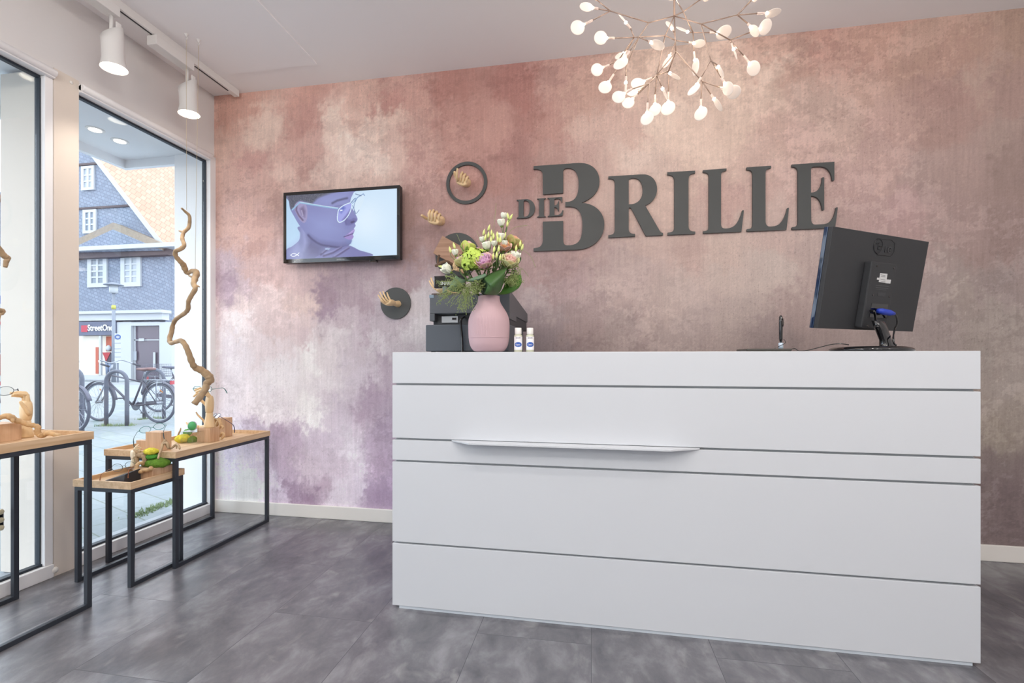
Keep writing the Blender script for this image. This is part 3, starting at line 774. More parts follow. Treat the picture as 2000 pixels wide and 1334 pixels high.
# ============================================================ track light
rail = thing('light_track', (-2.457, 1.6, CEIL), 'white lighting track on the ceiling ending at the pink wall', 'light track')
MB().box(-2.476, -2.438, -1.5, 2.882, CEIL - .046, CEIL).build('rail', M['lampwhite'], rail, bevel=.002)
SLD = mat('slot_dark', (46, 48, 52), .5)
for y0_, y1_ in ((2.06, 2.24), (2.53, 2.80)):
    MB().box(-2.462, -2.452, y0_, y1_, CEIL - .0475, CEIL - .0455).build('slot', SLD, rail)
def spot(y, lab, tilt):
    x = -2.457; zc = CEIL - .047
    t = thing('track_spotlight', (x, y, zc), lab, 'spotlight', 'white spotlights on the ceiling track')
    MB().box(x - .032, x + .032, y - .235, y + .02, zc - .055, zc - .001).build('driver_box', M['lampwhite'], t, bevel=.003)
    MB().tube([(x, y, zc - .055), (x, y, zc - .145)], .009, 12).build('stem', M['lampwhite'], t)
    ax = Vector((math.sin(tilt), 0.02, -math.cos(tilt))).normalized()
    sd = Vector((0, 1, 0)); sd = (sd - ax * sd.dot(ax)).normalized(); s2 = ax.cross(sd)
    top = Vector((x, y, zc - .108)); R = .050; n = 36; vs = []; L = .222
    prof = [(0, .78, 0), (0, 1.0, 0), (.45, .95, 1), (.80, .97, 1), (1.0, 1.16, 1)]
    for (f_, k, fixed) in prof:
        for j in range(n):
            a = 2 * PI * j / n
            slant = .07 * (.5 - .5 * math.cos(a - .6))
            d = (slant if not fixed else 0) + L * f_
            vs.append(top + ax * d + (sd * math.cos(a) + s2 * math.sin(a)) * R * k)
    fs = [(i * n + j, i * n + (j + 1) % n, (i + 1) * n + (j + 1) % n, (i + 1) * n + j) for i in range(len(prof) - 1) for j in range(n)]
    fs.append(tuple(range(n)))
    MB().add(vs, fs, True).build('shade', M['lampwhite'], t)
    e = top + ax * (L - .004)
    MB().lathe([(.048, -.002), (.053, 0), (.053, .002)], e, 32, axis=ax).build('lens', M['lampglow'], t)
    b_ = MB(); b_.box(x + .040, x + .047, y - .012, y + .012, zc - .165, zc - .10); b_.build('bracket', M['lampwhite'], t)
    q = Vector((0, 0, -1)).rotation_difference(ax)
    lamp('SPOT', 'spot_lamp', e + ax * .01, 26, (1, .90, .78), q.to_euler(), spot_size=math.radians(95), spot_blend=.8, shadow_soft_size=.05)
spot(2.018, 'white track spotlight hanging nearer the viewer, at the left of the pair', .05)
spot(2.475, 'white track spotlight hanging nearest to the pink wall', .04)

# hooks with strings and the hanging branch
def hook(u, v, u2, v2, lab):
    p = at_z(u, v, CEIL - .004); p.z = CEIL
    y = p.y
    e = at_y(u2, v2, y)
    t = thing('ceiling_hook', p, lab, 'hook', 'ceiling hooks holding the hanging branch')
    MB().lathe([(.021, 0), (.021, -.004), (.010, -.008), (.006, -.016), (.006, -.022)], p, 20).build('base', M['lampwhite'], t)
    MB().tube([p + Vector((0, 0, -.022)), p + Vector((.006, 0, -.030)), p + Vector((.003, 0, -.038)), p + Vector((-.004, 0, -.034))], .0025, 6).build('hook_eye', M['lampwhite'], t)
    s_ = p + Vector((0, 0, -.034))
    MB().tube([s_, e], .0011, 5).build('string', mat('string', (206, 190, 160), .8), t)
    return e
hook(364, 66, 364.5, 410, 'left white ceiling hook whose long string reaches the branch tip')
hook(388, 77, 381, 530, 'right white ceiling hook whose string reaches the branch knot')
bark = mat('branch_bark', (172, 146, 114), .7, bump=.5, bscale=60, var=.22, vscale=26)
bark2 = mat('branch_bark_light', (196, 162, 120), .7, bump=.5, bscale=70, var=.2, vscale=30)
def branch(name, pts, rad, lab, cat='branch', twigs=(), m=None, group=None):
    b = MB(); sp = spline(pts, 5); rr = lerps(rad, len(sp))
    rs = random.Random(len(pts))
    rr = [r * (1 + .06 * math.sin(i * 1.7) + .07 * rs.uniform(-1, 1)) for i, r in enumerate(rr)]
    b.tube(sp, rr, 10)
    for tp, tr_ in twigs:
        s2 = spline(tp, 4); b.tube(s2, lerps(tr_, len(s2)), 8)
    return b.build(name, m or bark, label=lab, cat=cat, group=group)
hb = [(115, 22), (140, 45), (165, 70), (168, 110), (160, 150), (130, 180), (120, 220), (132, 265), (105, 290), (78, 302), (76, 330), (100, 362), (125, 388), (140, 425), (152, 446), (183, 432), (212, 440), (203, 480), (193, 515), (205, 545), (180, 590), (160, 630), (157, 680), (130, 710), (80, 745), (60, 780), (50, 830), (38, 870), (45, 900), (75, 893), (112, 885), (138, 912), (160, 960), (185, 1030), (205, 1060), (245, 1077), (285, 1110), (302, 1138), (280, 1165), (268, 1205), (235, 1250), (197, 1298)]
pts = [at_y(320 + x / 3.333, 400 + y / 3.333, 2.34 + .05 * math.sin(i * .55)) for i, (x, y) in enumerate(hb)]
tw = []
for (x, y, dx, dy, dd) in ((125, 178, -26, -8, .01), (205, 520, 26, 14, -.01), (300, 1130, 16, -6, 0), (50, 800, -8, 8, 0), (175, 480, -14, -20, .02)):
    i = min(range(len(hb)), key=lambda k: (hb[k][0] - x) ** 2 + (hb[k][1] - y) ** 2); yy = pts[i].y
    tw.append(([pts[i], at_y(320 + (x + dx) / 3.333, 400 + (y + dy) / 3.333, yy + dd)], [.009, .004]))
branch('hanging_branch', pts, [.005, .009, .010, .010, .011, .012, .013, .016, .010, .018, .015, .012, .012, .012, .012, .014, .012, .014, .016, .017, .022, .022, .017, .017], 'long twisted bare branch hanging from the ceiling on two strings before the window', twigs=tw)

# ============================================================ wooden hands
def loft(b, rings, n=18, cap=True):
    vs = []
    for (c, a, d, ra, rb) in rings:
        for k in range(n):
            t = 2 * PI * k / n
            ca, sa = math.cos(t), math.sin(t)
            vs.append(Vector(c) + a * (ra * math.copysign(abs(ca) ** .85, ca)) + d * (rb * math.copysign(abs(sa) ** .85, sa)))
    m_ = len(rings)
    fs = [(i * n + k, i * n + (k + 1) % n, (i + 1) * n + (k + 1) % n, (i + 1) * n + k) for i in range(m_ - 1) for k in range(n)]
    if cap: fs += [tuple(range(n - 1, -1, -1)), tuple((m_ - 1) * n + k for k in range(n))]
    b.add(vs, fs, True)
def wooden_hand(base, up, side, L, curls, lab, thumb=(.9, .3), group=None, spread=.05, arm=1.0, mt=None, bend=0.0):
    """articulated wooden hand: forearm along up, thumb on +side, fingers curl towards up x side"""
    mt = mt or M['bwood']
    up = Vector(up).normalized(); side = Vector(side); side = (side - up * side.dot(up)).normalized(); nn = up.cross(side)
    base = Vector(base)
    t = thing('wooden_hand', base, lab, 'wooden hand', group)
    b = MB()
    loft(b, [(base + up * L * a * arm, side, nn, L * r, L * r2) for a, r, r2 in ((0, .088, .088), (.02, .092, .092), (.12, .078, .076), (.22, .066, .060), (.27, .066, .060), (.285, .05, .045))])
    b.build('forearm', mt, t)
    o = base + up * L * .28 * arm
    u2 = (up * math.cos(bend) + nn * math.sin(bend)).normalized(); n2 = u2.cross(side)
    b = MB()
    loft(b, [(o + u2 * L * a, side, n2, L * r, L * r2) for a, r, r2 in ((-.005, .05, .045), (.01, .072, .062), (.10, .100, .070), (.20, .112, .070), (.28, .108, .060), (.315, .098, .045), (.32, .08, .03))])
    b.build('palm', mt, t)
    for k, (sx, ln, of) in enumerate(((.078, .30, .300), (.027, .335, .312), (-.026, .31, .308), (-.076, .25, .285))):
        p = o + u2 * L * of + side * L * sx; ang = 0; c1 = curls[k]
        b = MB(); pr = [p - u2 * L * .012]; rr = [.018]
        for j, (fr, rad) in enumerate(((.42, .0255), (.32, .023), (.26, .019))):
            ang += c1 if not isinstance(c1, (list, tuple)) else c1[j]
            dr = (u2 * math.cos(ang) + n2 * math.sin(ang) + side * sx * spread * 10).normalized()
            q = p + dr * L * ln * fr
            pr += [p + dr * L * .008, p.lerp(q, .5), q - dr * L * .008]; rr += [rad, rad * .90, rad * .97]
            p = q
        pr.append(p); rr.append(.010)
        b.tube(pr, [r * L for r in rr], 10)
        b.build('finger', mt, t)
    p = o + u2 * L * .10 + side * L * .085; b = MB()
    d1 = (u2 * .55 + side * thumb[0] + n2 * thumb[1]).normalized(); d2 = (u2 * .9 + side * thumb[0] * .3 + n2 * thumb[1] * 1.6).normalized()
    b.tube([p - d1 * L * .02, p + d1 * L * .05, p + d1 * L * .12, p + d1 * L * .12 + d2 * L * .05, p + d1 * L * .12 + d2 * L * .12, p + d1 * L * .12 + d2 * L * .135], [.026 * L, .032 * L, .026 * L, .028 * L, .022 * L, .012 * L], 10)
    b.build('thumb', mt, t)
    return t
def plate_shape(u, v, R, r_in, y0, lab, name, cat):
    c = at_y(u, v, y0); n = 64
    lo = [[(R * math.cos(2 * PI * k / n), R * math.sin(2 * PI * k / n)) for k in range(n)]]
    if r_in: lo.append([(r_in * math.cos(2 * PI * k / n), r_in * math.sin(2 * PI * k / n)) for k in range(n)])
    return flat_shape(name, lo, M['letter'] if not r_in else M['letter'], .012, WALLM((c.x, y0, c.z)), label=lab, cat=cat)
plate_shape(911.5, 357.5, .1365, .116, YB - .008, 'dark grey open ring on the pink wall around a wooden hand', 'wall_ring', 'wall ring')
plate_shape(893, 499, .146, 0, YB - .008, 'larger dark grey round disc on the wall half hidden behind the flowers', 'wall_disc', 'wall disc')
plate_shape(773, 592.5, .105, 0, YB - .008, 'smaller dark grey round disc on the wall left of the cash register', 'wall_disc', 'wall disc')
GW = 'wooden hands mounted on the pink wall'
def wall_hand(u, v, ut, vt, dep, side, L, curls, lab, **k):
    p = at_y(u, v, YB - .002); q = at_y(ut, vt, YB - dep)
    return wooden_hand(p, q - p, side, L, curls, lab, group=GW, **k)
wall_hand(911, 357, 896, 356, .22, (-.9, -.2, .25), .33, ((-.55, -.5, -.3), (-1.2, -1.5, -.9), (-1.25, -1.5, -.9), (-1.3, -1.5, -.9)), 'wooden hand inside the grey ring, one finger pointing up', thumb=(.6, -.5), arm=.6)
wall_hand(860, 431, 842, 432, .22, (-.95, -.2, .15), .36, ((-1.1, -1.5, -.9), (-1.15, -1.5, -.9), (-1.2, -1.5, -.9), (-1.2, -1.5, -.9)), 'closed wooden fist on the wall below the grey ring', thumb=(1.1, -.2), arm=.6)
wall_hand(779, 594, 754, 590, .17, (-.75, .5, -.35), .25, ((-.7, -.5, -.1), (-.9, -.5, -.2), (-1.1, -.4, -.2), (-1.3, -.3, -.2)), 'open wooden hand reaching out of the smaller grey disc', thumb=(.8, -.6))
wall_hand(890, 573, 842, 565, .18, (-.6, .6, -.4), .25, ((-.5, -.5, -.2), (-.7, -.5, -.2), (-.9, -.5, -.3), (-1.1, -.4, -.3)), 'wooden hand reaching out beside the cash register display', thumb=(.8, -.6), bend=-.25)

# small walnut board, hand and twig on the large disc
bd = thing('wooden_board', at_y(893, 500, YB - .02), 'square brown wooden block leaning on the larger grey disc behind the flowers', 'wooden block')
c = at_y(880, 492, YB - .055)
MB().obox(c, [(.87, 0, -.50), (.5, 0, .87), (0, 1, 0)], (.085, .062, .038)).build('block', wood_mat('walnut', (150, 112, 88), (182, 144, 118), axis='X'), bd, bevel=.002)
wooden_hand(at_y(905, 530, YB - .016), (-.30, -.95, .0), (-.9, .3, .2), .16, ((-1.0, -.8, -.6),) * 4, 'wooden hand holding the brown block on the larger grey disc', group=GW)
pp = [at_y(u, v, YB - d) for u, v, d in ((893, 525, .03), (882, 516, .10), (872, 511, .13), (862, 513, .14), (856, 518, .14), (850, 519, .14))]
branch('twig', pp, [.008, .009, .010, .009, .008], 'short dark twisted twig sticking out left of the flowers on the wall disc', twigs=[([pp[4], at_y(855, 508, YB - .14), at_y(858, 498, YB - .15)], [.009, .007, .007])], m=mat('dark_bark', (104, 82, 66), .8, bump=.5, bscale=70, var=.25, vscale=20))

# ============================================================ street outside
GZ = -.02
def pav_mat():
    m = bpy.data.materials.new('paving'); m.use_nodes = True
    nt = m.node_tree; L = nt.links; b = nt.nodes['Principled BSDF']; N = nt.nodes.new
    tc = N('ShaderNodeTexCoord'); mp = N('ShaderNodeMapping'); mp.inputs['Rotation'].default_value = (0, 0, .38)
    L.new(tc.outputs['Object'], mp.inputs[0])
    br = N('ShaderNodeTexBrick'); br.inputs['Scale'].default_value = 1
    br.inputs['Color1'].default_value = lin((122, 130, 135)); br.inputs['Color2'].default_value = lin((133, 140, 144)); br.inputs['Mortar'].default_value = lin((104, 112, 106))
    br.inputs['Mortar Size'].default_value = .006; br.inputs['Brick Width'].default_value = .42; br.inputs['Row Height'].default_value = .28; br.inputs['Mortar Smooth'].default_value = .4
    L.new(mp.outputs[0], br.inputs[0])
    n = N('ShaderNodeTexNoise'); n.inputs['Scale'].default_value = 30; n.inputs['Detail'].default_value = 6
    L.new(tc.outputs['Object'], n.inputs[0])
    mr = N('ShaderNodeMapRange'); mr.inputs[3].default_value = .82; mr.inputs[4].default_value = 1.14
    L.new(n.outputs[0], mr.inputs[0])
    sc = N('ShaderNodeVectorMath'); sc.operation = 'SCALE'
    L.new(br.outputs['Color'], sc.inputs[0]); L.new(mr.outputs[0], sc.inputs['Scale']); L.new(sc.outputs[0], b.inputs['Base Color'])
    b.inputs['Roughness'].default_value = .8
    return m
struct('ground_street', MB().box(-60, XL - .05, -30, 60, GZ - .1, GZ), pav_mat())
asph = mat('road_asphalt', (142, 147, 156), .8, var=.05)
struct('ground_road', MB().box(-60, -2.99, 11.0, 16.5, GZ, GZ + .004), asph)
struct('ground_kerb', MB().box(-60, -2.99, 16.5, 16.8, GZ, GZ + .06), mat('kerb', (162, 164, 168), .7))

def slate_mat(name, a, b_, mo, w=.22, h=.16):
    m = bpy.data.materials.new(name); m.use_nodes = True
    nt = m.node_tree; L = nt.links; b = nt.nodes['Principled BSDF']; N = nt.nodes.new
    tc = N('ShaderNodeTexCoord'); sp = N('ShaderNodeSeparateXYZ'); cb = N('ShaderNodeCombineXYZ')
    ad = N('ShaderNodeMath'); ad.operation = 'ADD'
    L.new(tc.outputs['Object'], sp.inputs[0]); L.new(sp.outputs[0], ad.inputs[0]); L.new(sp.outputs[1], ad.inputs[1])
    L.new(ad.outputs[0], cb.inputs[0]); L.new(sp.outputs[2], cb.inputs[1])
    mp = N('ShaderNodeMapping'); mp.inputs['Rotation'].default_value = (0, 0, .35)
    L.new(cb.outputs[0], mp.inputs[0])
    br = N('ShaderNodeTexBrick'); br.inputs['Scale'].default_value = 1
    br.inputs['Color1'].default_value = lin(a); br.inputs['Color2'].default_value = lin(b_); br.inputs['Mortar'].default_value = lin(mo)
    br.inputs['Mortar Size'].default_value = .02; br.inputs['Brick Width'].default_value = w; br.inputs['Row Height'].default_value = h; br.inputs['Mortar Smooth'].default_value = .5
    L.new(mp.outputs[0], br.inputs[0]); L.new(br.outputs['Color'], b.inputs['Base Color'])
    b.inputs['Roughness'].default_value = .6
    return m
SL = slate_mat('slate_cladding', (108, 117, 134), (124, 133, 150), (96, 104, 122))
TILE = slate_mat('orange_roof_tiles', (176, 127, 104), (182, 141, 120), (156, 106, 85), .30, .34)
WHT = mat('facade_white', (176, 179, 185), .6)
BRN = mat('dark_brown_trim', (72, 59, 63), .6)
TAN = mat('tan_stone_trim', (133, 120, 106), .6, var=.1)
PANE = mat('house_pane', (114, 124, 136), .15)
CUR = mat('curtained_pane', (156, 162, 171), .4)
FY = 19.5
F = lambda u, v, y=FY: at_y(u, v, y)
hs = thing('house', (F(200, 700).x, FY, GZ), 'slate clad gabled house with orange tiled roof seen through the far shop window', 'house')
xr = F(323, 500).x; xl = F(34, 500).x
g = [F(34, 745), F(323, 745), F(323, 480), F(95, 184.5), F(34, 260)]
g = [Vector((xl, FY, GZ)), Vector((xr, FY, GZ)), Vector((xr, FY, F(323, 480).z)), F(95, 184.5), Vector((xl, FY, F(34, 262).z))]
MB().prism(g, (0, .35, 0)).build('gable_wall', SL, hs)
MB().box(xr - .35, xr - .003, FY + .36, FY + 13, GZ, g[2].z).build('side_wall', SL, hs)
a, b_ = F(95, 184.5), F(324, 481.5)
dn = (b_ - a).normalized()
e = b_ + dn * .5
off = Vector((0, 14, 0)); up = Vector((.06, 0, .046))
p0, p1 = a + Vector((0, -.12, .02)), e + Vector((0, -.12, .02))
MB().prism([p0, p1, p1 + up, p0 + up], off).build('roof', TILE, hs)
MB().prism([p0 - Vector((.12, 0, .09)) + Vector((0, -.03, 0)), p1 - Vector((.12, 0, .09)) + Vector((0, -.03, 0)), p1 + up + Vector((0, -.03, 0)), p0 + up + Vector((0, -.03, 0))], (0, .02, 0)).build('bargeboard', WHT, hs)
# bands
for v0, v1, ur in ((319.5, 323.5, 196), (405.5, 409.5, 262)):
    q0, q1 = F(120, v0 + 2), F(ur, v0)
    MB().box(q0.x, q1.x, FY - .07, FY - .002, F(170, v1).z, F(170, v0).z).build('brown_band', BRN, hs)
def win(u0, u1, v0, v1, nxp, nzp, pane, y=FY):
    A, B_ = F(u0, v0, y - .08), F(u1, v1, y - .08)
    x0, x1, zt, zb = A.x, B_.x, A.z, F((u0 + u1) / 2, v1, y - .08).z
    fr = MB(); w_ = x1 - x0; h_ = zt - zb
    fw = w_ * .2
    cw = (w_ - 2 * fw); ph = (h_ - 2 * fw * .9)
    fr.box(x0, x0 + fw, y - .08, y, zb, zt); fr.box(x1 - fw, x1, y - .08, y, zb, zt)
    fr.box(x0 + fw, x1 - fw, y - .08, y, zt - fw * .9, zt); fr.box(x0 + fw, x1 - fw, y - .08, y, zb, zb + fw * .9)
    for i in range(1, nxp):
        xx = x0 + fw + cw * i / nxp; fr.box(xx - .06, xx + .06, y - .07, y, zb + fw * .9, zt - fw * .9)
    for i in range(1, nzp):
        zz = zb + fw * .9 + ph * i / nzp; fr.box(x0 + fw, x1 - fw, y - .06, y, zz - .04, zz + .04)
    o = fr.build('window', WHT, hs)
    MB().box(x0 + fw * .9, x1 - fw * .9, y - .035, y - .005, zb + fw * .8, zt - fw * .8).build('pane', pane, o)
win(158, 183, 325, 371, 2, 3, CUR); win(161, 187, 410, 455.5, 2, 3, PANE)
win(170, 208, 499, 561, 2, 4, PANE); win(235, 274, 496.5, 559.5, 2, 4, CUR)
# pediment over the middle windows
pd = MB(); yp = FY - .45
A0, A1, A2 = F(122, 480, yp), F(220.5, 434.5, yp), F(317, 475, yp)
th = Vector((0, 0, -.34))
pd.prism([A0, A1, A1 + th, A0 + th], (0, .44, 0)); pd.prism([A1, A2, A2 + th, A1 + th], (0, .44, 0))
pd.build('pediment_moulding', TAN, hs)
MB().prism([A0 + th, A1 + th, A2 + th], (0, .43, 0)).build('pediment_field', SL, hs)
q0, q1 = F(110, 479, yp), F(323, 475, yp)
MB().box(q0.x, q1.x + .9, yp - .2, FY, q1.z - .22, q1.z - .02).build('gutter', WHT, hs)
MB().box(q0.x, q1.x, yp + .1, FY - .001, q1.z - .52, q1.z - .22).build('eaves_board', BRN, hs)
# storey cornice and shop front
zc1, zc0 = F(230, 609).z, F(230, 627).z
MB().box(F(110, 600).x, xr + .35, FY - .55, FY - .001, zc1 - .14, zc1).build('cornice', WHT, hs)
MB().box(F(110, 600).x, xr + .22, FY - .40, FY - .001, zc0, zc1 - .14).build('fascia', WHT, hs)
def fbox(u0, u1, v0, v1, y0, y1, name, m, par=None):
    A, B_ = F(u0, v0, y0), F(u1, v0, y0); um = (u0 + u1) / 2
    return MB().box(A.x, B_.x, y0, y1, F(um, v1, y0).z, F(um, v0, y0).z).build(name, m, par or hs)
SIGNM = mat('sign_blue_grey', (82, 88, 110), .5)
fbox(149, 226, 628, 654.5, FY - .36, FY - .002, 'sign_board', SIGNM)
sgy = FY - .38
rp = F(158.5, 636, sgy); rq = F(170.5, 649, sgy)
MB().box(rp.x, rq.x, sgy, sgy + .02, F(165, 648.5, sgy).z, F(165, 635.5, sgy).z).build('red_square', mat('sign_red', (168, 47, 66), .5), hs)
tp = F(171.5, 646, sgy - .01); te = F(229, 646, sgy - .01)
text('sign_text', 'StreetOne', .42, mat('sign_white', (190, 190, 191), .5, emit=(190, 190, 193), es=.3), .02, WALLM((tp.x, sgy - .02, tp.z)), hs, sx=(te.x - tp.x) / 2.06, off=.009)
for u0, u1, nm in ((222, 256, 'pilaster'), (311, 335, 'pilaster')):
    fbox(u0, u1, 629, 744, FY - .30, FY - .002, nm, WHT)
fbox(256, 311, 629, 636, FY - .30, FY - .002, 'lintel', WHT)
DARK = mat('doorway_glass', (85, 76, 89), .12)
d_ = fbox(257, 310, 637, 742, FY - .12, FY - .05, 'shop_door', DARK)
fbox(262, 264.5, 637, 742, FY - .16, FY - .13, 'door_frame', WHT, d_)
fbox(257, 310, 663, 665, FY - .16, FY - .13, 'door_rail', WHT, d_)
fbox(271, 281, 661, 666, FY - .20, FY - .17, 'door_notice', WHT, d_)
fbox(260, 266, 686, 704, FY - .20, FY - .17, 'poster', CUR, d_)
fbox(299, 303, 688, 722, FY - .20, FY - .17, 'door_handle', WHT, d_)
lit = mat('shop_interior_lit', (190, 186, 179), .6, emit=(193, 188, 176), es=.55)
fbox(150, 222, 656, 733, FY - .06, FY - .01, 'display_back', lit)
fr = MB()
for u0, u1, v0, v1 in ((148, 151, 654, 736), (193, 197, 656, 734), (220, 223, 654, 736), (151, 220, 733, 742)):
    A, B_ = F(u0, v0, FY - .34), F(u1, v1, FY - .34); fr.box(A.x, B_.x, FY - .34, FY - .26, F((u0 + u1) / 2, v1, FY - .34).z, A.z)
fr.build('display_frame', WHT, hs)
OR = mat('orange_poster', (176, 89, 69), .6)
for u0, u1, v0, v1 in ((186.5, 192, 678, 730), (207, 219, 657, 686)):
    fbox(u0, u1, v0, v1, FY - .10, FY - .07, 'orange_banner', OR)
MB().box(F(149, 730).x, F(222, 730).x, FY - .32, FY - .28, GZ, F(180, 743).z + .1).build('stall_riser', WHT, hs)
# skylight in the roof
k0, k1 = F(314, 411), F(333, 441)
sk = thing('skylight', k0, 'slanted roof window in the orange roof of the slate house', 'roof window')
sl = (b_ - a).normalized(); base = a + sl * ((k0.z - a.z) / sl.z) + up * 1.15
nn_ = Vector((-sl.z, 0, sl.x)); nn_ = nn_ if nn_.z > 0 else -nn_
cc = base + Vector((0, 3.2, 0)) + sl * .5
MB().obox(cc, [sl, (0, 1, 0), nn_], (.75, .55, .07)).build('frame', mat('skylight_frame', (91, 92, 106), .5), sk)
MB().obox(cc + nn_ * .05, [sl, (0, 1, 0), nn_], (.62, .43, .04)).build('pane', CUR, sk)

# mannequin in the display window
mq = thing('mannequin', F(212, 735, FY - .2), 'white shop mannequin in dark jacket and red scarf behind the display glass', 'mannequin')
my = FY - .19
hd = F(212, 680, my); sh_ = F(212, 690, my); hp = F(213, 708, my)
MB().ell(hd, (.11, .10, .15)).build('head', WHT, mq)
b = MB(); loft(b, [(sh_ + Vector((0, 0, .05)), Vector((1, 0, 0)), Vector((0, 1, 0)), .10, .07), (sh_ - Vector((0, 0, .06)), Vector((1, 0, 0)), Vector((0, 1, 0)), .25, .09), (hp + Vector((0, 0, .1)), Vector((1, 0, 0)), Vector((0, 1, 0)), .19, .09), (hp, Vector((1, 0, 0)), Vector((0, 1, 0)), .22, .09)])
b.build('jacket', mat('mannequin_jacket', (66, 59, 72), .7), mq)
MB().prism([sh_ + Vector((-.24, -.11, .04)), sh_ + Vector((.24, -.11, .04)), sh_ + Vector((.0, -.12, -.40))], (0, .02, 0)).build('scarf', mat('scarf_red', (156, 45, 53), .7), mq)
for dx in (-.1, .1):
    MB().tube([hp + Vector((dx, 0, 0)), Vector((hp.x + dx, my, F(212, 733, my).z))], [.09, .06], 10).build('leg', mat('jeans', (114, 127, 152), .7), mq)

# second house at the far left
h2 = thing('corner_building', F(0, 700, 24), 'white corner building with orange roof and brick base seen at the left picture edge', 'house')
Y2 = 24.0
def f2(u0, u1, v0, v1, y0, y1, name, m, par=None):
    A, B_ = F(u0, v0, y0), F(u1, v0, y0); um = (u0 + u1) / 2
    return MB().box(A.x, B_.x, y0, y1, max(F(um, v1, y0).z, GZ), F(um, v0, y0).z).build(name, m, par or h2)
f2(-90, 40, 520, 745, Y2, Y2 + 4, 'wall', WHT)
f2(-90, 40, 432, 520, Y2 + .02, Y2 + 4, 'slate_storey', SL)
MB().prism([F(-60, 432, Y2), F(38, 432, Y2), F(14, 362, Y2)], (0, 3, 0)).build('gable', SL, h2)
MB().prism([F(-40, 440, Y2 - .1), F(14, 360, Y2 - .1), F(14, 368, Y2 - .1), F(-34, 440, Y2 - .1)], (0, .3, 0)).build('gable_trim', mat('brown_rake', (127, 85, 66), .6), h2)
RED = mat('awning_red', (158, 45, 57), .6)
f2(-60, 40, 628, 633.5, Y2 - .4, Y2 - .02, 'awning', RED)
f2(-60, 10, 637, 664, Y2 - .2, Y2 - .02, 'shop_sign', mat('shop_sign_pale', (156, 164, 171), .5))
tq = F(0, 657, Y2 - .25)
text('sign_letter', 'G', .85, mat('sign_letter_white', (186, 188, 190), .5), .03, WALLM((tq.x, Y2 - .25, tq.z)), h2)
w2_ = f2(-40, 7, 667, 691, Y2 - .12, Y2 - .02, 'window', WHT)
f2(-36, 5, 670, 689, Y2 - .16, Y2 - .13, 'pane', PANE, w2_)
f2(-60, 12, 692, 745, Y2 - .14, Y2 - .02, 'brick_base', slate_mat('brick_orange', (162, 91, 69), (148, 79, 63), (114, 91, 91), .25, .1))
MB().prism([F(-200, 212, 30), F(16, 179, 22), F(16, 212, 22), F(-200, 262, 30)], (0, .4, 0)).build('rear_roof', TILE, h2)
tr = thing('traffic_sign', F(4, 700, 15), 'blue square traffic sign with white arrow at the left picture edge', 'traffic sign')
A = F(6.5, 585, 15)
MB().box(A.x - .19, A.x + .12, 15, 15.02, A.z - .17, A.z + .17).build('plate', mat('sign_blue', (53, 91, 152), .4), tr, bevel=.01)
MB().prism([(A.x - .10, 14.985, A.z), (A.x + .04, 14.985, A.z + .12), (A.x + .04, 14.985, A.z - .12)], (0, .01, 0)).build('arrow', WHT, tr)
MB().tube([(A.x - .03, 15.05, GZ), (A.x - .03, 15.05, A.z + .15)], .03, 8).build('pole', mat('pole_grey', (114, 120, 130), .4), tr)

# street lamp and parking sign
PG = mat('lamp_post_grey', (124, 130, 142), .45)
lp = at_z(222, 748, GZ)
sl_ = thing('street_lamp', lp, 'grey street lamp with flat top standing before the shop across the street', 'street lamp')
def on(u, v, p):          # point at the same ground distance as p
    d = ray(u, v); t = (p.xy.length) / math.hypot(d.x, d.y); return Vector((0, 0, CAMZ)) + d * t
zt = on(222, 573, lp).z; zz = on(222, 556, lp).z
MB().tube([lp, Vector((lp.x, lp.y, zt))], [.085, .06], 10).build('pole', PG, sl_)
MB().lathe([(.10, zt), (.16, zt + .04), (.16, zz - .03)], (lp.x, lp.y, 0), 16).build('lantern', mat('lantern_glass', (170, 174, 179), .3), sl_)
MB().lathe([(.08, zz + .10), (.36, zz), (.36, zz - .03)], (lp.x, lp.y, 0), 24).build('cap', PG, sl_)
MB().lathe([(.075, on(222, 604, lp).z), (.09, on(222, 600, lp).z), (.075, on(222, 596, lp).z)], (lp.x, lp.y, 0), 10).build('yellow_band', mat('yellow_tag', (171, 167, 83), .5), sl_)
pp = at_z(230, 750, GZ)
ps = thing('parking_sign', pp, 'tall white parking notice with blue ring beside the street lamp', 'sign')
c0, c1 = on(224, 651, pp), on(236, 709, pp)
dirx = (on(236, 651, pp) - on(224, 651, pp)).normalized()
dn_ = Vector((dirx.y, -dirx.x, 0))
mid = on(230, 680, pp)
MB().obox(mid, [dirx, dn_, (0, 0, 1)], ((c1 - c0).xy.length / 2, .02, (c0.z - c1.z) / 2)).build('panel', WHT, ps)
rg = on(230, 658, pp) + dn_ * .04
MB().loop([rg + dirx * .085 * math.cos(k * PI / 12) + Vector((0, 0, .085 * math.sin(k * PI / 12))) for k in range(24)], .022, 6).build('blue_ring', mat('ring_blue', (63, 91, 148), .5), ps)
ln = MB()
for vv in (670, 681, 688, 697): ln.obox(on(230, vv, pp) + dn_ * .03, [dirx, dn_, (0, 0, 1)], (.10, .006, .008))
ln.build('divider', mat('divider_grey', (133, 141, 152), .5), ps)
MB().tube([pp - dn_ * .05, Vector((pp.x, pp.y, c0.z)) - dn_ * .05], .035, 8).build('pole', PG, ps)

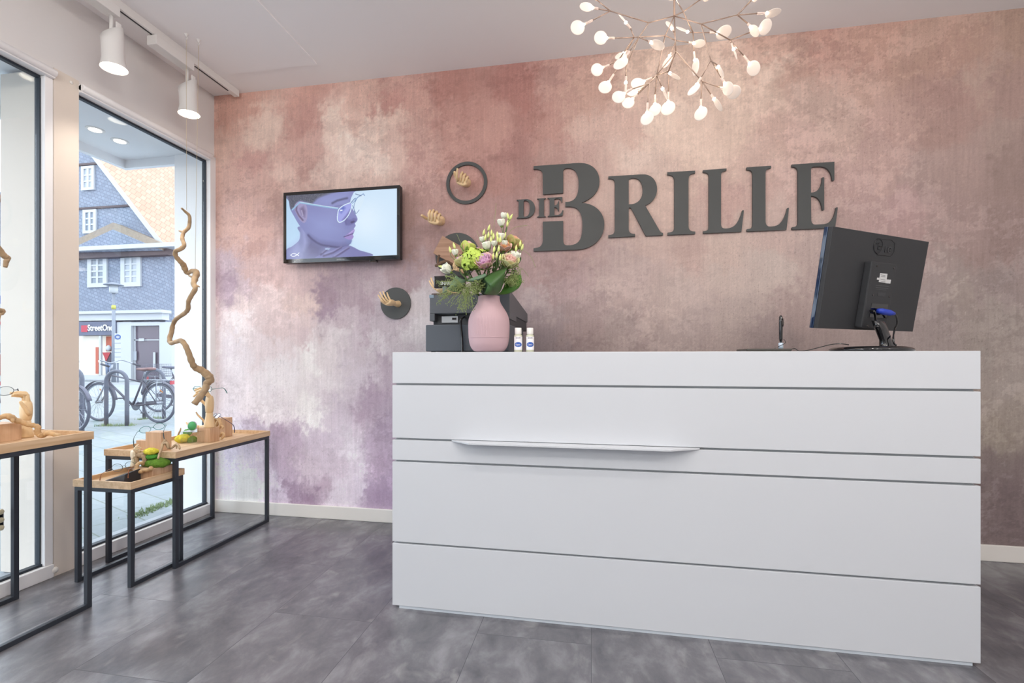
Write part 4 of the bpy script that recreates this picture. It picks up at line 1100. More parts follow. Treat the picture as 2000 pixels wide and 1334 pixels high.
# bicycle racks
RK = mat('rack_steel', (85, 89, 103), .5)
def rack(u0, u1, vb, vt, lab):
    a_, b_ = at_z(u0, vb, GZ), at_z(u1, vb, GZ)
    zt = on((u0 + u1) / 2, vt, (a_ + b_) / 2).z - .028
    w_ = (b_ - a_).length / 2; c = (a_ + b_) / 2; dx = (b_ - a_).normalized()
    pts = [a_, a_ + Vector((0, 0, .3))]
    for k in range(0, 13):
        t = PI - PI * k / 12
        pts.append(c + dx * w_ * math.cos(t) + Vector((0, 0, zt - w_ + w_ * math.sin(t) - c.z)))
    pts += [b_ + Vector((0, 0, .3)), b_]
    MB().tube(pts, .03, 12).build('bicycle_rack', RK, label=lab, cat='bicycle rack', group='arched bicycle racks on the pavement')
rack(207.5, 248, 831.5, 721.5, 'arched steel bicycle rack in front of the brown saddled bicycle')
rack(282, 320, 818, 719, 'arched steel bicycle rack behind the rear wheel of the middle bicycle')
rack(118, 160, 842, 716, 'arched steel bicycle rack behind the white pier, beside the leftmost bicycle')

TYRE = mat('tyre', (72, 76, 89), .7); RIM = mat('rim_alloy', (148, 153, 162), .35, metal=.3); FRM = mat('bike_frame_dark', (66, 65, 79), .4); CHR = mat('chrome', (144, 148, 158), .25, metal=.6)
SAD = mat('saddle_brown', (114, 83, 83), .6); FEND = mat('fender', (85, 85, 100), .5)
def bicycle(R0, F0, lab, saddle=SAD, frame=FRM, basket=False):
    R0 = Vector(R0); F0 = Vector(F0); e = (F0 - R0); e.z = 0; wb = e.length; e.normalize(); s_ = Vector((-e.y, e.x, 0)); Rw = .325
    t = thing('bicycle', Vector((R0.x, R0.y, GZ)), lab, 'bicycle', 'bicycles parked outside on the pavement')
    o = Vector((R0.x, R0.y, GZ))
    L = lambda x, z, y=0: o + e * x * wb / 1.07 + Vector((0, 0, z)) + s_ * y
    for hub in (L(0, Rw + .02), L(1.07, Rw + .02)):
        ring = [hub + e * Rw * math.cos(2 * PI * k / 40) + Vector((0, 0, Rw * math.sin(2 * PI * k / 40))) for k in range(40)]
        w_ = MB().loop(ring, .022, 8).build('wheel', TYRE, t)
        ring = [hub + (p - hub) * .925 for p in ring]
        MB().loop(ring, .010, 6).build('rim', RIM, w_)
        sp = MB()
        for k in range(28):
            a_ = 2 * PI * k / 28; sd = .03 * (1 if k % 2 else -1)
            sp.tube([hub + s_ * sd + (e * math.cos(a_ + .3) + Vector((0, 0, 1)) * math.sin(a_ + .3)) * .03, hub + (e * math.cos(a_) + Vector((0, 0, 1)) * math.sin(a_)) * Rw * .91], .0022, 4, cap=False)
        sp.tube([hub - s_ * .05, hub + s_ * .05], .028, 10)
        sp.build('spokes', CHR, w_)
        MB().obox(hub + e * -.02 + Vector((0, 0, .2)) - s_ * .02, [e + Vector((0, 0, .6)), s_, (0, 0, 1)], (.035, .004, .012)).build('reflector', mat('reflector_orange', (182, 114, 53), .4), w_)
        fd = MB(); g_ = [[hub + (e * math.cos(a_) + Vector((0, 0, 1)) * math.sin(a_)) * (Rw + .045) + s_ * yy for yy in (-.028, 0, .028)] for a_ in [(.12 + .85 * k / 16) * PI if hub is not None else 0 for k in range(17)]]
        fd.sheet(g_); fd.build('fender', FEND, t, solid=.004)
    bb = L(.46, .29); st = L(.27, .78); ht = L(.86, .86); hb_ = L(.90, .70)
    b = MB()
    b.tube([bb, st], .016, 8); b.tube([L(.30, .70), ht.lerp(hb_, .25)], .014, 8); b.tube([bb, hb_], .019, 8)
    b.tube([ht, hb_], .02, 8)
    for sd in (-.05, .05):
        b.tube([L(0, Rw + .02, sd), bb + s_ * sd * .4], .010, 6); b.tube([L(0, Rw + .02, sd), L(.285, .72, sd * .3)], .008, 6)
    b.build('frame', frame, t)
    b = MB()
    for sd in (-.045, .045): b.tube([hb_ + s_ * sd, L(1.0, .48, sd), L(1.07, Rw + .02, sd)], .012, 6)
    b.tube([hb_ - s_ * .045, hb_ + s_ * .045], .016, 6)
    b.build('fork', CHR, t)
    b = MB(); b.tube([ht, L(.83, 1.0)], .014, 8)
    b.tube(spline([L(.62, .98, -.27), L(.74, 1.02, -.27), L(.86, 1.08, -.18), L(.86, 1.03, 0), L(.86, 1.08, .18), L(.74, 1.02, .27), L(.62, .98, .27)], 4), .011, 8)
    hbp = b.build('handlebar', CHR, t)
    for sd in (-.27, .27):
        MB().tube([L(.60, .975, sd), L(.73, 1.015, sd)], .018, 8).build('grip', mat('grip', (54, 56, 68), .7), hbp)
    MB().tube([st, L(.24, .90)], .012, 8).build('seat_post', CHR, t)
    b = MB(); loft(b, [(L(.11, .925), s_, Vector((0, 0, 1)), .06, .012), (L(.13, .93), s_, Vector((0, 0, 1)), .085, .028), (L(.20, .925), s_, Vector((0, 0, 1)), .075, .030), (L(.28, .92), s_, Vector((0, 0, 1)), .035, .028), (L(.38, .925), s_, Vector((0, 0, 1)), .022, .018)], 12)
    b.build('saddle', saddle, t)
    b = MB(); b.lathe([(.09, -.004), (.09, .004)], bb - s_ * .05, 24, axis=s_); b.tube([bb - s_ * .06, L(.36, .16, -.07)], .011, 6); b.tube([bb + s_ * .06, L(.56, .42, .07)], .011, 6)
    cr = b.build('crank', CHR, t)
    for q in (L(.36, .155, -.11), L(.56, .425, .11)): MB().obox(q, [e, s_, (0, 0, 1)], (.045, .04, .010)).build('pedal', FRM, cr)
    b = MB(); b.obox(L(.22, .33, -.05), [L(.46, .29) - L(0, .345), s_, (0, 0, 1)], (.26, .012, .035)); b.build('chain_guard', FRM, t)
    b = MB()
    for yy in (-.05, 0, .05): b.tube([L(-.22, .74, yy), L(.22, .74, yy)], .006, 6)
    for sd in (-.06, .06): b.tube([L(0, .36, sd), L(-.02, .74, sd)], .006, 6)
    b.tube([L(-.22, .74, -.06), L(-.22, .74, .06)], .006, 6)
    b.build('luggage_rack', CHR, t)
    MB().obox(L(-.24, .70), [e, s_, (0, 0, 1)], (.02, .045, .03)).build('rear_light', mat('rear_light', (168, 50, 63), .4), t)
    if basket:
        b = MB()
        for k in range(7):
            z = .75 + .04 * k; q = [L(-.18, z, -.13), L(.16, z, -.13), L(.16, z, .13), L(-.18, z, .13)]
            b.loop([q[i].lerp(q[(i + 1) % 4], j / 4) for i in range(4) for j in range(4)], .003, 4)
        for k in range(10):
            b.tube([L(-.18 + .034 * k, .75, -.13), L(-.18 + .034 * k, .99, -.13)], .003, 4); b.tube([L(-.18 + .034 * k, .75, .13), L(-.18 + .034 * k, .99, .13)], .003, 4)
        b.build('basket', FEND, t)
def at_d(u, d, z=.32):
    r = ray(u, 699); return Vector((r.x * d, r.y * d, z))
bicycle(at_d(311, 7.95), at_d(193.5, 8.2), 'dark bicycle with brown leather saddle leaning at the front rack, in the middle')
bicycle(at_d(30, 7.5), at_d(147, 7.0), 'bicycle half hidden by the white pier, only its front wheel and handlebar showing', saddle=FRM)
bicycle(at_d(309.5, 9.6), at_d(420, 9.5), 'farthest bicycle with wire basket and grey saddle behind the middle bicycle', saddle=mat('saddle_grey', (91, 94, 110), .6), basket=True)

# weeds in the paving joints
GR = mat('weed_green', (128, 146, 104), .8, var=.2)
def weeds(name, pts, n, lab, h=.05):
    rs = random.Random(n); b = MB()
    for i in range(n):
        k = rs.random() * (len(pts) - 1); j = int(k); p = pts[j].lerp(pts[j + 1], k - j) + Vector((rs.gauss(0, .035), rs.gauss(0, .035), 0))
        p.z = GZ; a_ = rs.random() * 2 * PI; w_ = .004; hh = h * rs.uniform(.4, 1.2)
        t_ = Vector((math.cos(a_), math.sin(a_), 0)); l_ = Vector((rs.gauss(0, .35), rs.gauss(0, .35), 1)) * hh
        b.add([p - t_ * w_, p + t_ * w_, p + l_], [(0, 1, 2)])
    b.build(name, GR, label=lab, cat='weeds', kind='stuff')
weeds('grass_weeds', [at_z(u, v, GZ) for u, v in ((262, 1010), (285, 1000), (305, 992), (325, 985), (342, 978))], 500, 'green weeds growing in the paving joint beside the window step', .022)
weeds('rack_weeds', [at_z(u, v, GZ) for u, v in ((195, 832), (225, 832), (262, 831))], 300, 'green weeds around the feet of the front bicycle rack', .05)
weeds('wheel_weeds', [at_z(u, v, GZ) for u, v in ((270, 820), (300, 817), (330, 818))], 240, 'green weeds under the rear wheel near the second rack', .05)
for nm, q in (('joint_weeds', ((150, 1015), (165, 1026))), ('joint_weeds', ((205, 1000), (240, 1030))), ('joint_weeds', ((175, 960), (215, 1010)))):
    pass

# ============================================================ cash register
RY = 2.13
REG = mat('register_grey', (84, 88, 94), .45, bump=.12, bscale=90, stretch=(.05, .05, 6))
REGF = mat('register_front', (78, 84, 92), .5)
rg_ = thing('cash_register', (at_y(915, 690, RY).x, RY, CTOP), 'dark grey cash register with customer display standing behind the pink vase', 'cash register')
xa, xb = at_y(831, 660, RY).x, at_y(994, 660, RY).x
zb1 = at_y(880, 634, RY).z; z0 = CTOP + .006
MB().box(xa, xb, RY, RY + .46, z0, zb1).build('cash_drawer', REGF, rg_, bevel=.005)
for px in (xa + .03, xa + .16, xb - .05):
    MB().lathe([(.012, CTOP), (.012, z0)], (px, RY + .03, 0), 12).build('foot', M['blackp'], rg_)
xc, xd = at_y(839, 600, RY + .03).x, at_y(995.5, 600, RY + .03).x
y1 = RY + .03
zt_, zm = at_y(900, 575, y1).z, at_y(900, 624, y1).z
b = MB()
yt = y1 + .07; ye = at_x(1030.5, 613, xd).y
za = at_x(1030.5, 613, xd).z; zc_ = at_x(1030, 630, xd).z
xm0, xm1 = at_y(849, 610, y1).x, at_y(918, 610, y1).x
zr_ = at_y(880, 612, y1).z
def side_prof(x0, x1, prof, mt, nm, bev=.003):
    MB().prism([(x0, y, z) for y, z in prof], (x1 - x0, 0, 0)).build(nm, mt, rg_, bevel=bev)
side_prof(xc, xd, [(y1, zr_), (y1, zt_), (yt, zt_ + .012), (ye, za), (ye, zc_), (y1 + .02, zr_ - .004)], REG, 'upper_housing')
MB().box(xc, xm0, y1, y1 + .2, zm - .006, zr_).build('left_cheek', REG, rg_, bevel=.002)
MB().box(xm1 + .09, xd, y1, y1 + .2, zm, zr_).build('right_cheek', REG, rg_, bevel=.002)
MB().box(xc + .008, xd - .004, y1 + .035, ye - .02, zb1, zr_ - .005).build('lower_housing', mat('register_dark', (60, 62, 66), .6), rg_)
q0, q1 = at_y(863, 618, y1 + .03), at_y(894.5, 630, y1 + .03)
pt = MB().box(q0.x, q1.x, y1 + .028, y1 + .034, q1.z, q0.z).build('port_panel', mat('port_silver', (176, 180, 184), .35, metal=.3), rg_)
q2 = at_y(887, 622.5, y1 + .026); MB().box(q2.x - .010, q2.x + .010, y1 + .024, y1 + .029, q2.z - .005, q2.z + .005).build('port', M['blackg'], pt)
cab = [at_y(u, v, yy) for u, v, yy in ((909, 621, y1 + .03), (906, 620, y1 - .02), (901, 623, RY - .025), (900, 632, RY - .022), (902, 655, RY - .018), (903, 675, RY - .018), (903, 688, RY - .018))]
MB().tube(spline(cab, 5), .006, 8).build('power_cable', M['blackg'], rg_)
# brown paper cover and customer display
q = at_y(850, 570, y1 + .02)
MB().box(xc + .004, xc + .20, y1 + .012, y1 + .20, zt_, zt_ + .010).build('paper_cover', mat('cover_brown', (92, 74, 70), .25), rg_, bevel=.003)
MB().box(xc - .001, xc + .022, y1 - .002, y1 + .02, zt_ - .014, zt_ + .001).build('corner_highlight', mat('highlight_blue', (130, 148, 164), .3), rg_)  # painted highlight: bluish block standing in for the glint on the housing corner
dy = y1 + .07
MB().tube([at_y(869, 574, dy), at_y(869, 560, dy)], .012, 12).build('display_post', mat('post_grey', (110, 122, 134), .4), rg_)
d0, d1 = at_y(846.5, 539, dy), at_y(908, 561, dy)
dsp = MB().box(d0.x, d1.x, dy, dy + .03, d1.z, d0.z).build('customer_display', M['blackg'], rg_, bevel=.006)
tq = at_y(859.5, 556, dy - .002)
text('display_logo', 'SHARP', .021, mat('logo_white', (224, 228, 232), .4), .0008, WALLM((tq.x, dy - .001, tq.z)), dsp, off=.0006)

# ============================================================ vase
VY = 2.01
vc = at_y(955, 687, VY); vc.z = CTOP
PINK = mat('vase_pink', (194, 164, 170), .75)
vz = lambda v: at_y(955, v, VY - .05).z
sc_ = (at_y(995, 640, VY).x - at_y(916.5, 640, VY).x) / 2
prof = []
for (hw, v) in ((24, 687), (30, 684), (36, 674), (38.5, 660), (39.3, 645), (39.3, 628), (37.5, 618), (33, 607), (27, 597), (22.5, 589), (20.8, 582), (20.6, 576), (19.2, 575.4), (18.8, 580), (20, 590)):
    prof.append((hw / 39.3 * sc_, max(vz(v), CTOP + .0005)))
pr = [(Vector((r, z, 0))) for r, z in prof[:12]]; prs = [(p.x, p.y) for p in spline(pr, 5)] + prof[12:]
def rib(t, z):
    a = 2 * PI * t
    f_ = max(0, math.cos(a + PI / 2 + .15)) ** 6
    zz = 1 if vz(657) < z < vz(617) else 0
    return 1 + .007 * f_ * zz * (1 if int(t * 180 + .25) % 2 else -1)
vs_ = thing('vase', vc, 'bulbous matt pink ceramic vase with fine vertical ribs holding the bouquet', 'vase')
MB().lathe(prs, (vc.x, vc.y, 0), 360, wob=rib).build('body', PINK, vs_)
MB().lathe([(sc_ * .985, vz(659.2)), (sc_ * .9995, vz(658.8)), (sc_ * .985, vz(658.4))], (vc.x, vc.y, 0), 64).build('groove_line', PINK, vs_)

# ============================================================ bottles
BT = mat('bottle_liquid', (222, 224, 200), .2, trans=.25); CAPM = mat('bottle_cap', (236, 234, 230), .4); LAB = mat('bottle_label', (240, 238, 240), .5); BLU = mat('label_blue', (58, 96, 176), .5)
def bottle(u0, u1, lab):
    y = 2.00; c = at_y((u0 + u1) / 2, 690, y); c.z = CTOP
    r = (at_y(u1, 660, y).x - at_y(u0, 660, y).x) / 2
    zt, zs_, zc = at_y(u0, 640.5, y).z, at_y(u0, 653, y).z, at_y(u0, 656, y).z
    t = thing('bottle', c, lab, 'bottle', 'small cleaner bottles on the counter')
    MB().lathe([(r * .9, CTOP), (r, CTOP + .003), (r, zc - .002), (r * .9, zc + .003), (r * .62, zs_ + .001), (r * .62, zs_ + .004)], (c.x, c.y, 0), 32).build('body', BT, t)
    MB().lathe([(r * .80, zs_), (r * .82, zs_ + .001), (r * .82, zt - .002), (r * .76, zt)], (c.x, c.y, 0), 28).build('cap', CAPM, t)
    zl0, zl1 = CTOP + .010, zc - .004
    n = 24; rr = r * 1.012; g_ = []
    for z in (zl0, zl1):
        g_.append([Vector((c.x + rr * math.cos(a), c.y + rr * math.sin(a), z)) for a in [(-PI * .85 + k / n * PI * 1.0) for k in range(n + 1)]])
    lb = MB().sheet(g_).build('label', LAB, t)
    zm_ = zl0 + (zl1 - zl0) * .40; g_ = []; rr = r * 1.02
    for j in range(25):
        s_ = -math.cos(PI * j / 24); w_ = math.sqrt(max(1 - s_ * s_, 0)) * .95 + .004
        g_.append([Vector((c.x + rr * math.cos(a), c.y + rr * math.sin(a), zm_ + s_ * .0105)) for a in [(-PI * .5 + .18 + w_ * (-1 + 2 * k / 10)) for k in range(11)]])
    MB().sheet(g_).build('label_oval', BLU, lb)
    tm = frame_m((c.x - r * .45, c.y - r * 1.04, zl1 - .008), (1, 0, 0), (0, 0, 1))
    text('label_text', 'Sybille', .0085, mat('label_ink', (58, 70, 110), .5), .0002, tm, lb, shear=.3)
    tm = frame_m((c.x - r * .45, c.y - r * 1.05, zm_ - .0035), (1, 0, 0), (0, 0, 1))
    text('label_text', 'Optic', .009, LAB, .0002, tm, lb)
bottle(1004, 1020, 'small clear bottle with white cap and blue oval label, nearer the vase')
bottle(1027.5, 1043, 'small clear bottle with white cap and blue oval label, farther from the vase')

# ============================================================ monitor (back side)
mon_c = Vector((1.15191, 2.12525, 1.40759)); myaw, mtl, mw_, mh_ = .55778, .15343, .62338, .38790
mr_ = Vector((math.cos(myaw), math.sin(myaw), 0)); mn0 = Vector((math.sin(myaw), -math.cos(myaw), 0))
mu_ = (Vector((0, 0, 1)) * math.cos(mtl) + mn0 * math.sin(mtl)).normalized()
mn_ = mr_.cross(mu_).normalized()           # towards the viewer (back side of the monitor)
if mn_.y > 0: mn_ = -mn_
mo = thing('monitor', (1.10, 2.08, CTOP), 'black computer monitor seen from behind, tilted on its glossy foot at the counter end', 'monitor')
def mp(u, v, off=0):
    P0 = mon_c + mn_ * off; d = ray(u, v); o_ = Vector((0, 0, CAMZ)); t = (P0 - o_).dot(mn_) / d.dot(mn_); return o_ + d * t
def mz(x, y, off=0): return mp(1420 + x / 4.762, 420 + y / 4.762, off)
BK = mat('monitor_back', (48, 49, 52), .55, bump=.25, bscale=900)
MB().obox(mon_c - mn_ * .009, [mr_, mu_, mn_], (mw_ / 2, mh_ / 2, .009)).build('back_cover', BK, mo, bevel=.002)
MB().obox(mon_c - mn_ * .026, [mr_, mu_, mn_], (mw_ / 2 + .001, mh_ / 2 + .001, .008)).build('bezel', mat('bezel_gloss', (30, 44, 72), .08, coat=.5), mo, bevel=.002)
MB().obox(mon_c - mn_ * .0345, [mr_, mu_, mn_], (mw_ / 2 - .016, mh_ / 2 - .016, .0006)).build('screen', M['blackg'], mo)
cc = [mz(1345, 425, .03), mz(1575, 458, .03), mz(1492, 1062, .03), mz(1262, 1045, .03)]
pc = sum(cc, Vector()) / 4
hw = ((cc[1] - cc[0]).dot(mr_) + (cc[2] - cc[3]).dot(mr_)) / 4; hh = ((cc[0] - cc[3]).dot(mu_) + (cc[1] - cc[2]).dot(mu_)) / 4
pc0 = pc - mn_ * .015
b = MB(); b.obox(pc0 - mn_ * .0005, [mr_, mu_, mn_], (hw, hh, .0155)); cvr = b.build('stand_cover', BK, mo, bevel=.005)
q0, q1, q2, q3 = mz(1345, 820, .0305), mz(1500, 830, .0305), mz(1478, 960, .0305), mz(1325, 950, .0305)
qc = (q0 + q1 + q2 + q3) / 4
MB().obox(qc, [mr_, mu_, mn_], ((q1 - q0).dot(mr_) / 2, (q0 - q3).dot(mu_) / 2, .0008)).build('port_recess', M['blackg'], cvr)
for x, y in ((1395, 475), (1550, 495), (1355, 745), (1508, 760), (1305, 1030)):
    MB().lathe([(.0035, 0), (.0035, .0012)], mz(x, y, .0302), 12, axis=mn_).build('screw', M['blackg'], cvr)
stk = mat('sticker', (206, 206, 206), .5); fnt = mat('faint_print', (92, 92, 94), .6)
for x0, x1_, ya_, yb_, mt, nm in ((1425, 1478, 540, 630, stk, 'sticker'), (1480, 1518, 598, 638, stk, 'sticker'), (1396, 1422, 582, 604, stk, 'sticker'), (1385, 1505, 655, 662, fnt, 'print_line'), (1383, 1500, 675, 682, fnt, 'print_line'), (1381, 1480, 690, 697, fnt, 'print_line'), (1405, 1470, 718, 758, mat('emboss', (58, 59, 62), .5), 'emboss_plate')):
    a_, b_ = mz(x0, ya_, .0308), mz(x1_, yb_, .0308); c_ = (a_ + b_) / 2; d_ = b_ - a_
    MB().obox(c_, [mr_, mu_, mn_], (abs(d_.dot(mr_)) / 2, abs(d_.dot(mu_)) / 2, .0004)).build(nm, mt, cvr)
for yy in (556, 570, 600, 615):
    a_, b_ = mz(1430, yy, .0313), mz(1472, yy + 5, .0313); c_ = (a_ + b_) / 2; d_ = b_ - a_
    MB().obox(c_, [mr_, mu_, mn_], (abs(d_.dot(mr_)) / 2, .0006, .0003)).build('sticker_print', M['blackg'], cvr)
# logo: outline plate, round mark and letters
emb = mat('logo_emboss', (38, 39, 42), .22)
lc = mz(1407, 290, .001); lr = (mz(1447, 290, .001) - mz(1367, 285, .001)).length / 2
LM = lambda p: frame_m(p, mr_, mu_)
ringp = [lc + mr_ * lr * math.cos(k * PI / 20) + mu_ * lr * math.sin(k * PI / 20) for k in range(40)]
lg = MB().loop(ringp, .0016, 6).build('logo_mark', emb, mo)
MB().tube([lc + mu_ * lr * .5, lc - mu_ * lr * .45, lc - mu_ * lr * .45 + mr_ * lr * .4], .0016, 6).build('mark_stroke', emb, lg)
MB().tube([lc + mr_ * lr * .15, lc + mr_ * lr * .75], .0016, 6).build('mark_stroke', emb, lg)
MB().ell(lc - mr_ * lr * .4 + mu_ * lr * .35, (.003, .003, .003)).build('mark_dot', emb, lg)
tq = mz(1462, 345, .001); text('logo_letters', 'LG', .034, emb, .002, LM(tq), mo, sx=1.0, off=.0008)
ol = [mz(x, y, .0008) for x, y in ((1400, 218), (1530, 232), (1560, 262), (1552, 350), (1520, 384), (1405, 372), (1370, 340), (1372, 250))]
MB().loop([p.lerp(ol[(i + 1) % 8], j / 5) for i, p in enumerate(ol) for j in range(5)], .0011, 6).build('logo_outline', emb, mo)
# foot and neck
BCX = at_y(1699, 690, 2.06); bx, by = BCX.x, 2.06
MB().lathe([(.128, CTOP + .0005), (.138, CTOP + .002), (.136, CTOP + .012), (.120, CTOP + .019), (.04, CTOP + .022), (.002, CTOP + .022)], (bx, by, 0), 56).build('foot', M['blackg'], mo)
def my_(x, y, yy): return at_y(1420 + x / 4.762, 420 + y / 4.762, yy)
n0, n1_ = mz(1400, 1000, .028), mz(1445, 1190, -.02)
tp = my_(1405, 985, 2.045); bt = my_(1500, 1225, 2.07)
b = MB(); ax = (bt - tp).normalized(); sdx = mr_
loft(b, [(tp, mr_, mn_, .030, .016), (tp.lerp(bt, .3), mr_, mn_, .030, .017), (tp.lerp(bt, .75), mr_, mn_, .030, .016), (bt, mr_, mn_, .040, .024), (bt - Vector((0, 0, .008)), mr_, mn_, .05, .03)], 20)
b.build('neck', M['blackg'], mo)
VG = mat('vga_blue', (38, 64, 176), .45)
a_, b_ = mz(1405, 890, .045), mz(1556, 918, .055)
pl = MB(); pl.tube([a_, a_.lerp(b_, .25), a_.lerp(b_, .7), b_], [.009, .0125, .0125, .006], 12); pl.build('video_plug', VG, mo)
cb = [b_, mz(1578, 950, .055), mz(1582, 1010, .05), mz(1560, 1060, .04), my_(1548, 1130, 2.05), my_(1552, 1190, 2.03), my_(1570, 1235, 2.0)]
cb[-1].z = CTOP + .024
MB().tube(spline(cb, 5), .0035, 8).build('video_cable', M['blackg'], mo)
cb = [mz(1335, 890, .034), mz(1365, 895, .05), mz(1378, 930, .05), mz(1385, 985, .045), my_(1400, 1040, 2.02)]
MB().tube(spline(cb, 5), .0045, 8).build('power_cable', M['blackg'], mo)

# ============================================================ signature pad, pen, cables
py_ = 1.975
p0, p1 = at_y(1453, 686, py_), at_y(1541, 686, py_)
pad = thing('signature_pad', ((p0.x + p1.x) / 2, py_, CTOP), 'flat dark signature pad on the counter edge with a black pen standing in it', 'signature pad')
MB().box(p0.x, p1.x, py_ - .03, py_ + .10, CTOP + .0005, CTOP + .011).build('body', mat('pad_olive', (62, 60, 56), .35), pad, bevel=.004)
c = at_y(1525, 680, py_ + .03)
MB().lathe([(.0085, CTOP + .011), (.0085, CTOP + .035)], (c.x, c.y, 0), 14).build('pen_holder', mat('holder_pale', (190, 206, 222), .3), pad)
pn = thing('pen', (c.x, c.y, CTOP + .033), 'black pen standing upright in the signature pad', 'pen')
zt = at_y(1525, 616, py_ + .03).z
MB().lathe([(.004, CTOP + .036), (.0065, CTOP + .05), (.0070, zt - .03), (.0062, zt - .006), (.003, zt)], (c.x, c.y, 0), 16).build('barrel', M['blackg'], pn)
MB().tube([(c.x + .007, c.y - .002, zt - .012), (c.x + .0095, c.y - .002, zt - .03), (c.x + .0075, c.y - .002, zt - .045)], .0014, 6).build('clip', M['blackg'], pn)
cp = [Vector((c.x + .008, c.y - .006, CTOP + .05)), Vector((c.x + .012, c.y - .014, CTOP + .035)), Vector((c.x - .012, c.y - .02, CTOP + .022)), Vector((c.x - .03, c.y - .02, CTOP + .013))]
MB().tube(spline(cp, 5), .0012, 6).build('tether_cord', M['blackg'], pn)
def ct(u, v, z): q = at_y(u, v, 2.0); return Vector((q.x, q.y, z))
cp = [ct(1541, 683, CTOP + .006), ct(1552, 680, CTOP + .012), ct(1560, 685, CTOP + .003), ct(1575, 685, CTOP + .004), ct(1600, 680, CTOP + .016), ct(1625, 671, CTOP + .028), ct(1643, 672, CTOP + .030), ct(1658, 678, CTOP + .026)]
MB().tube(spline(cp, 5), .0018, 6).build('pad_cable', M['blackg'], label='thin black cable running along the counter from signature pad to monitor foot', cat='cable')

# ============================================================ bouquet
ROSE_IN = mat('rose_mauve', (214, 172, 202), .6); ROSE_MID = mat('rose_pink', (222, 182, 170), .6); ROSE_OUT = mat('rose_green_tan', (192, 186, 130), .6); SEP = mat('sepal_green', (122, 150, 66), .6)
WPET = mat('white_petal', (238, 240, 226), .6); BUDM = mat('bud_green', (212, 220, 140), .6); STEM = mat('stem_green', (96, 118, 72), .6); HYD = mat('hydrangea_green', (184, 208, 92), .6, var=.1, vscale=60)
LEAF = mat('leaf_green', (66, 98, 52), .45, var=.14, vscale=30, stretch=(1, 1, .2)); LEAFB = mat('leaf_blue_green', (104, 130, 104), .5, var=.1); LEAFD = mat('leaf_bright', (70, 118, 40), .4, var=.1)
MOUTH = Vector((vc.x, vc.y, vz(580)))
GB = 'flowers of the bouquet in the pink vase'
def perp(ax):
    ax = Vector(ax).normalized(); a = ax.orthogonal().normalized(); return ax, a, ax.cross(a)
def stem_to(b, p, ax, r=.0025):
    k = MOUTH + Vector((random.uniform(-.035, .035), random.uniform(-.035, .035), random.uniform(-.03, 0)))
    b.tube(spline([p, p - Vector(ax) * .03, p.lerp(k, .5) - Vector((0, 0, .01)), k], 4), r, 6)
def petal(b, c, ax, a, d, ang, R, h, open_, w, curl, mi=0, th=0):
    rd = a * math.cos(ang) + d * math.sin(ang); tg = ax.cross(rd)
    g_ = []
    for i in range(6):
        t = i / 5
        rr = R * (.25 + .75 * math.sin(min(t * 1.3, 1) * PI / 2)) + open_ * R * t * t + curl * R * max(0, t - .7) * 2
        ww = w * R * (.40 + .60 * math.sin(PI * (.08 + t * .66)))
        row = []
        for j in range(7):
            s_ = -1 + j / 3
            row.append(c + ax * (h * t * (1 - .26 * s_ * s_ * t) - curl * h * .25 * max(0, t - .7)) + rd * rr * (1 - .22 * s_ * s_) + tg * ww * s_)
        g_.append(row)
    b.sheet(g_, mi)
def rose(u, v, yy, r, ax, lab, mats, openness=.25):
    c0 = at_y(u, v, yy); ax, a, d = perp(ax); c = c0 - ax * r * .9
    t = thing('rose', c, lab, 'rose', GB)
    b = MB()
    for lay, (n, R, h, o_, w, cu, mi) in enumerate(((3, .16, 1.60, 0, 1.3, 0, 0), (4, .30, 1.62, .0, 1.2, .0, 0), (4, .45, 1.64, .0, 1.15, .05, 0), (5, .60, 1.64, .0, 1.05, .1, 0), (5, .78, 1.62, openness * .25, 1.0, .2, 1), (5, .94, 1.50, openness * .5, 1.0, .3, 2))):
        for k in range(n): petal(b, c, ax, a, d, 2 * PI * k / n + lay * .7, R * r, h * r, o_, w, cu, mi)
    b.build('bloom', mats, t, solid=.0006)
    b = MB()
    for k in range(5): petal(b, c - ax * r * .05, ax, a, d, 2 * PI * k / 5 + .4, r * .9, r * .7, .3, .28, .3)
    b.ell(c - ax * r * .02, (r * .35, r * .35, r * .3)); b.build('sepals', SEP, t, solid=.0006)
    b = MB(); stem_to(b, c - ax * r * .1, ax, .003); b.build('stem', STEM, t)
s1 = .00228
RM = [ROSE_IN, ROSE_MID, ROSE_OUT]
rose(946, 511, 1.93, .034, (-.15, -.75, .65), 'mauve pink rose at the bouquet front, its spiral centre facing the viewer', [ROSE_IN, ROSE_IN, ROSE_MID])
rose(903, 509, 1.97, .030, (-.35, -.3, .9), 'half open rose with lilac tip left of the green hydrangea', [ROSE_IN, ROSE_OUT, ROSE_OUT], .05)
rose(915, 484, 2.02, .031, (.35, .2, .9), 'rose with broad green outer petals above the hydrangea', [ROSE_MID, ROSE_MID, mat('rose_lime', (190, 198, 104), .6)], .1)
rose(931, 491, 2.06, .024, (-.1, -.2, 1), 'dusky pink rose just behind the green hydrangea', [ROSE_IN, ROSE_MID, ROSE_MID])
rose(984, 482, 2.00, .027, (.2, -.45, .8), 'open dusky pink rose amid the white buds, right of centre', [ROSE_MID, mat('rose_amber', (214, 160, 112), .6), ROSE_MID], .5)
rose(1004, 474, 2.06, .034, (.5, .1, .85), 'large green and pink rose at the upper right of the bouquet', [ROSE_MID, mat('rose_apricot', (214, 160, 128), .6), mat('rose_olive', (176, 166, 104), .6)], .1)
rose(996, 510, 1.95, .032, (.35, -.6, .7), 'pale green rose with pink heart above the big folded leaf', [ROSE_MID, mat('rose_cream', (216, 204, 168), .6), mat('rose_pale_green', (206, 206, 150), .6)])
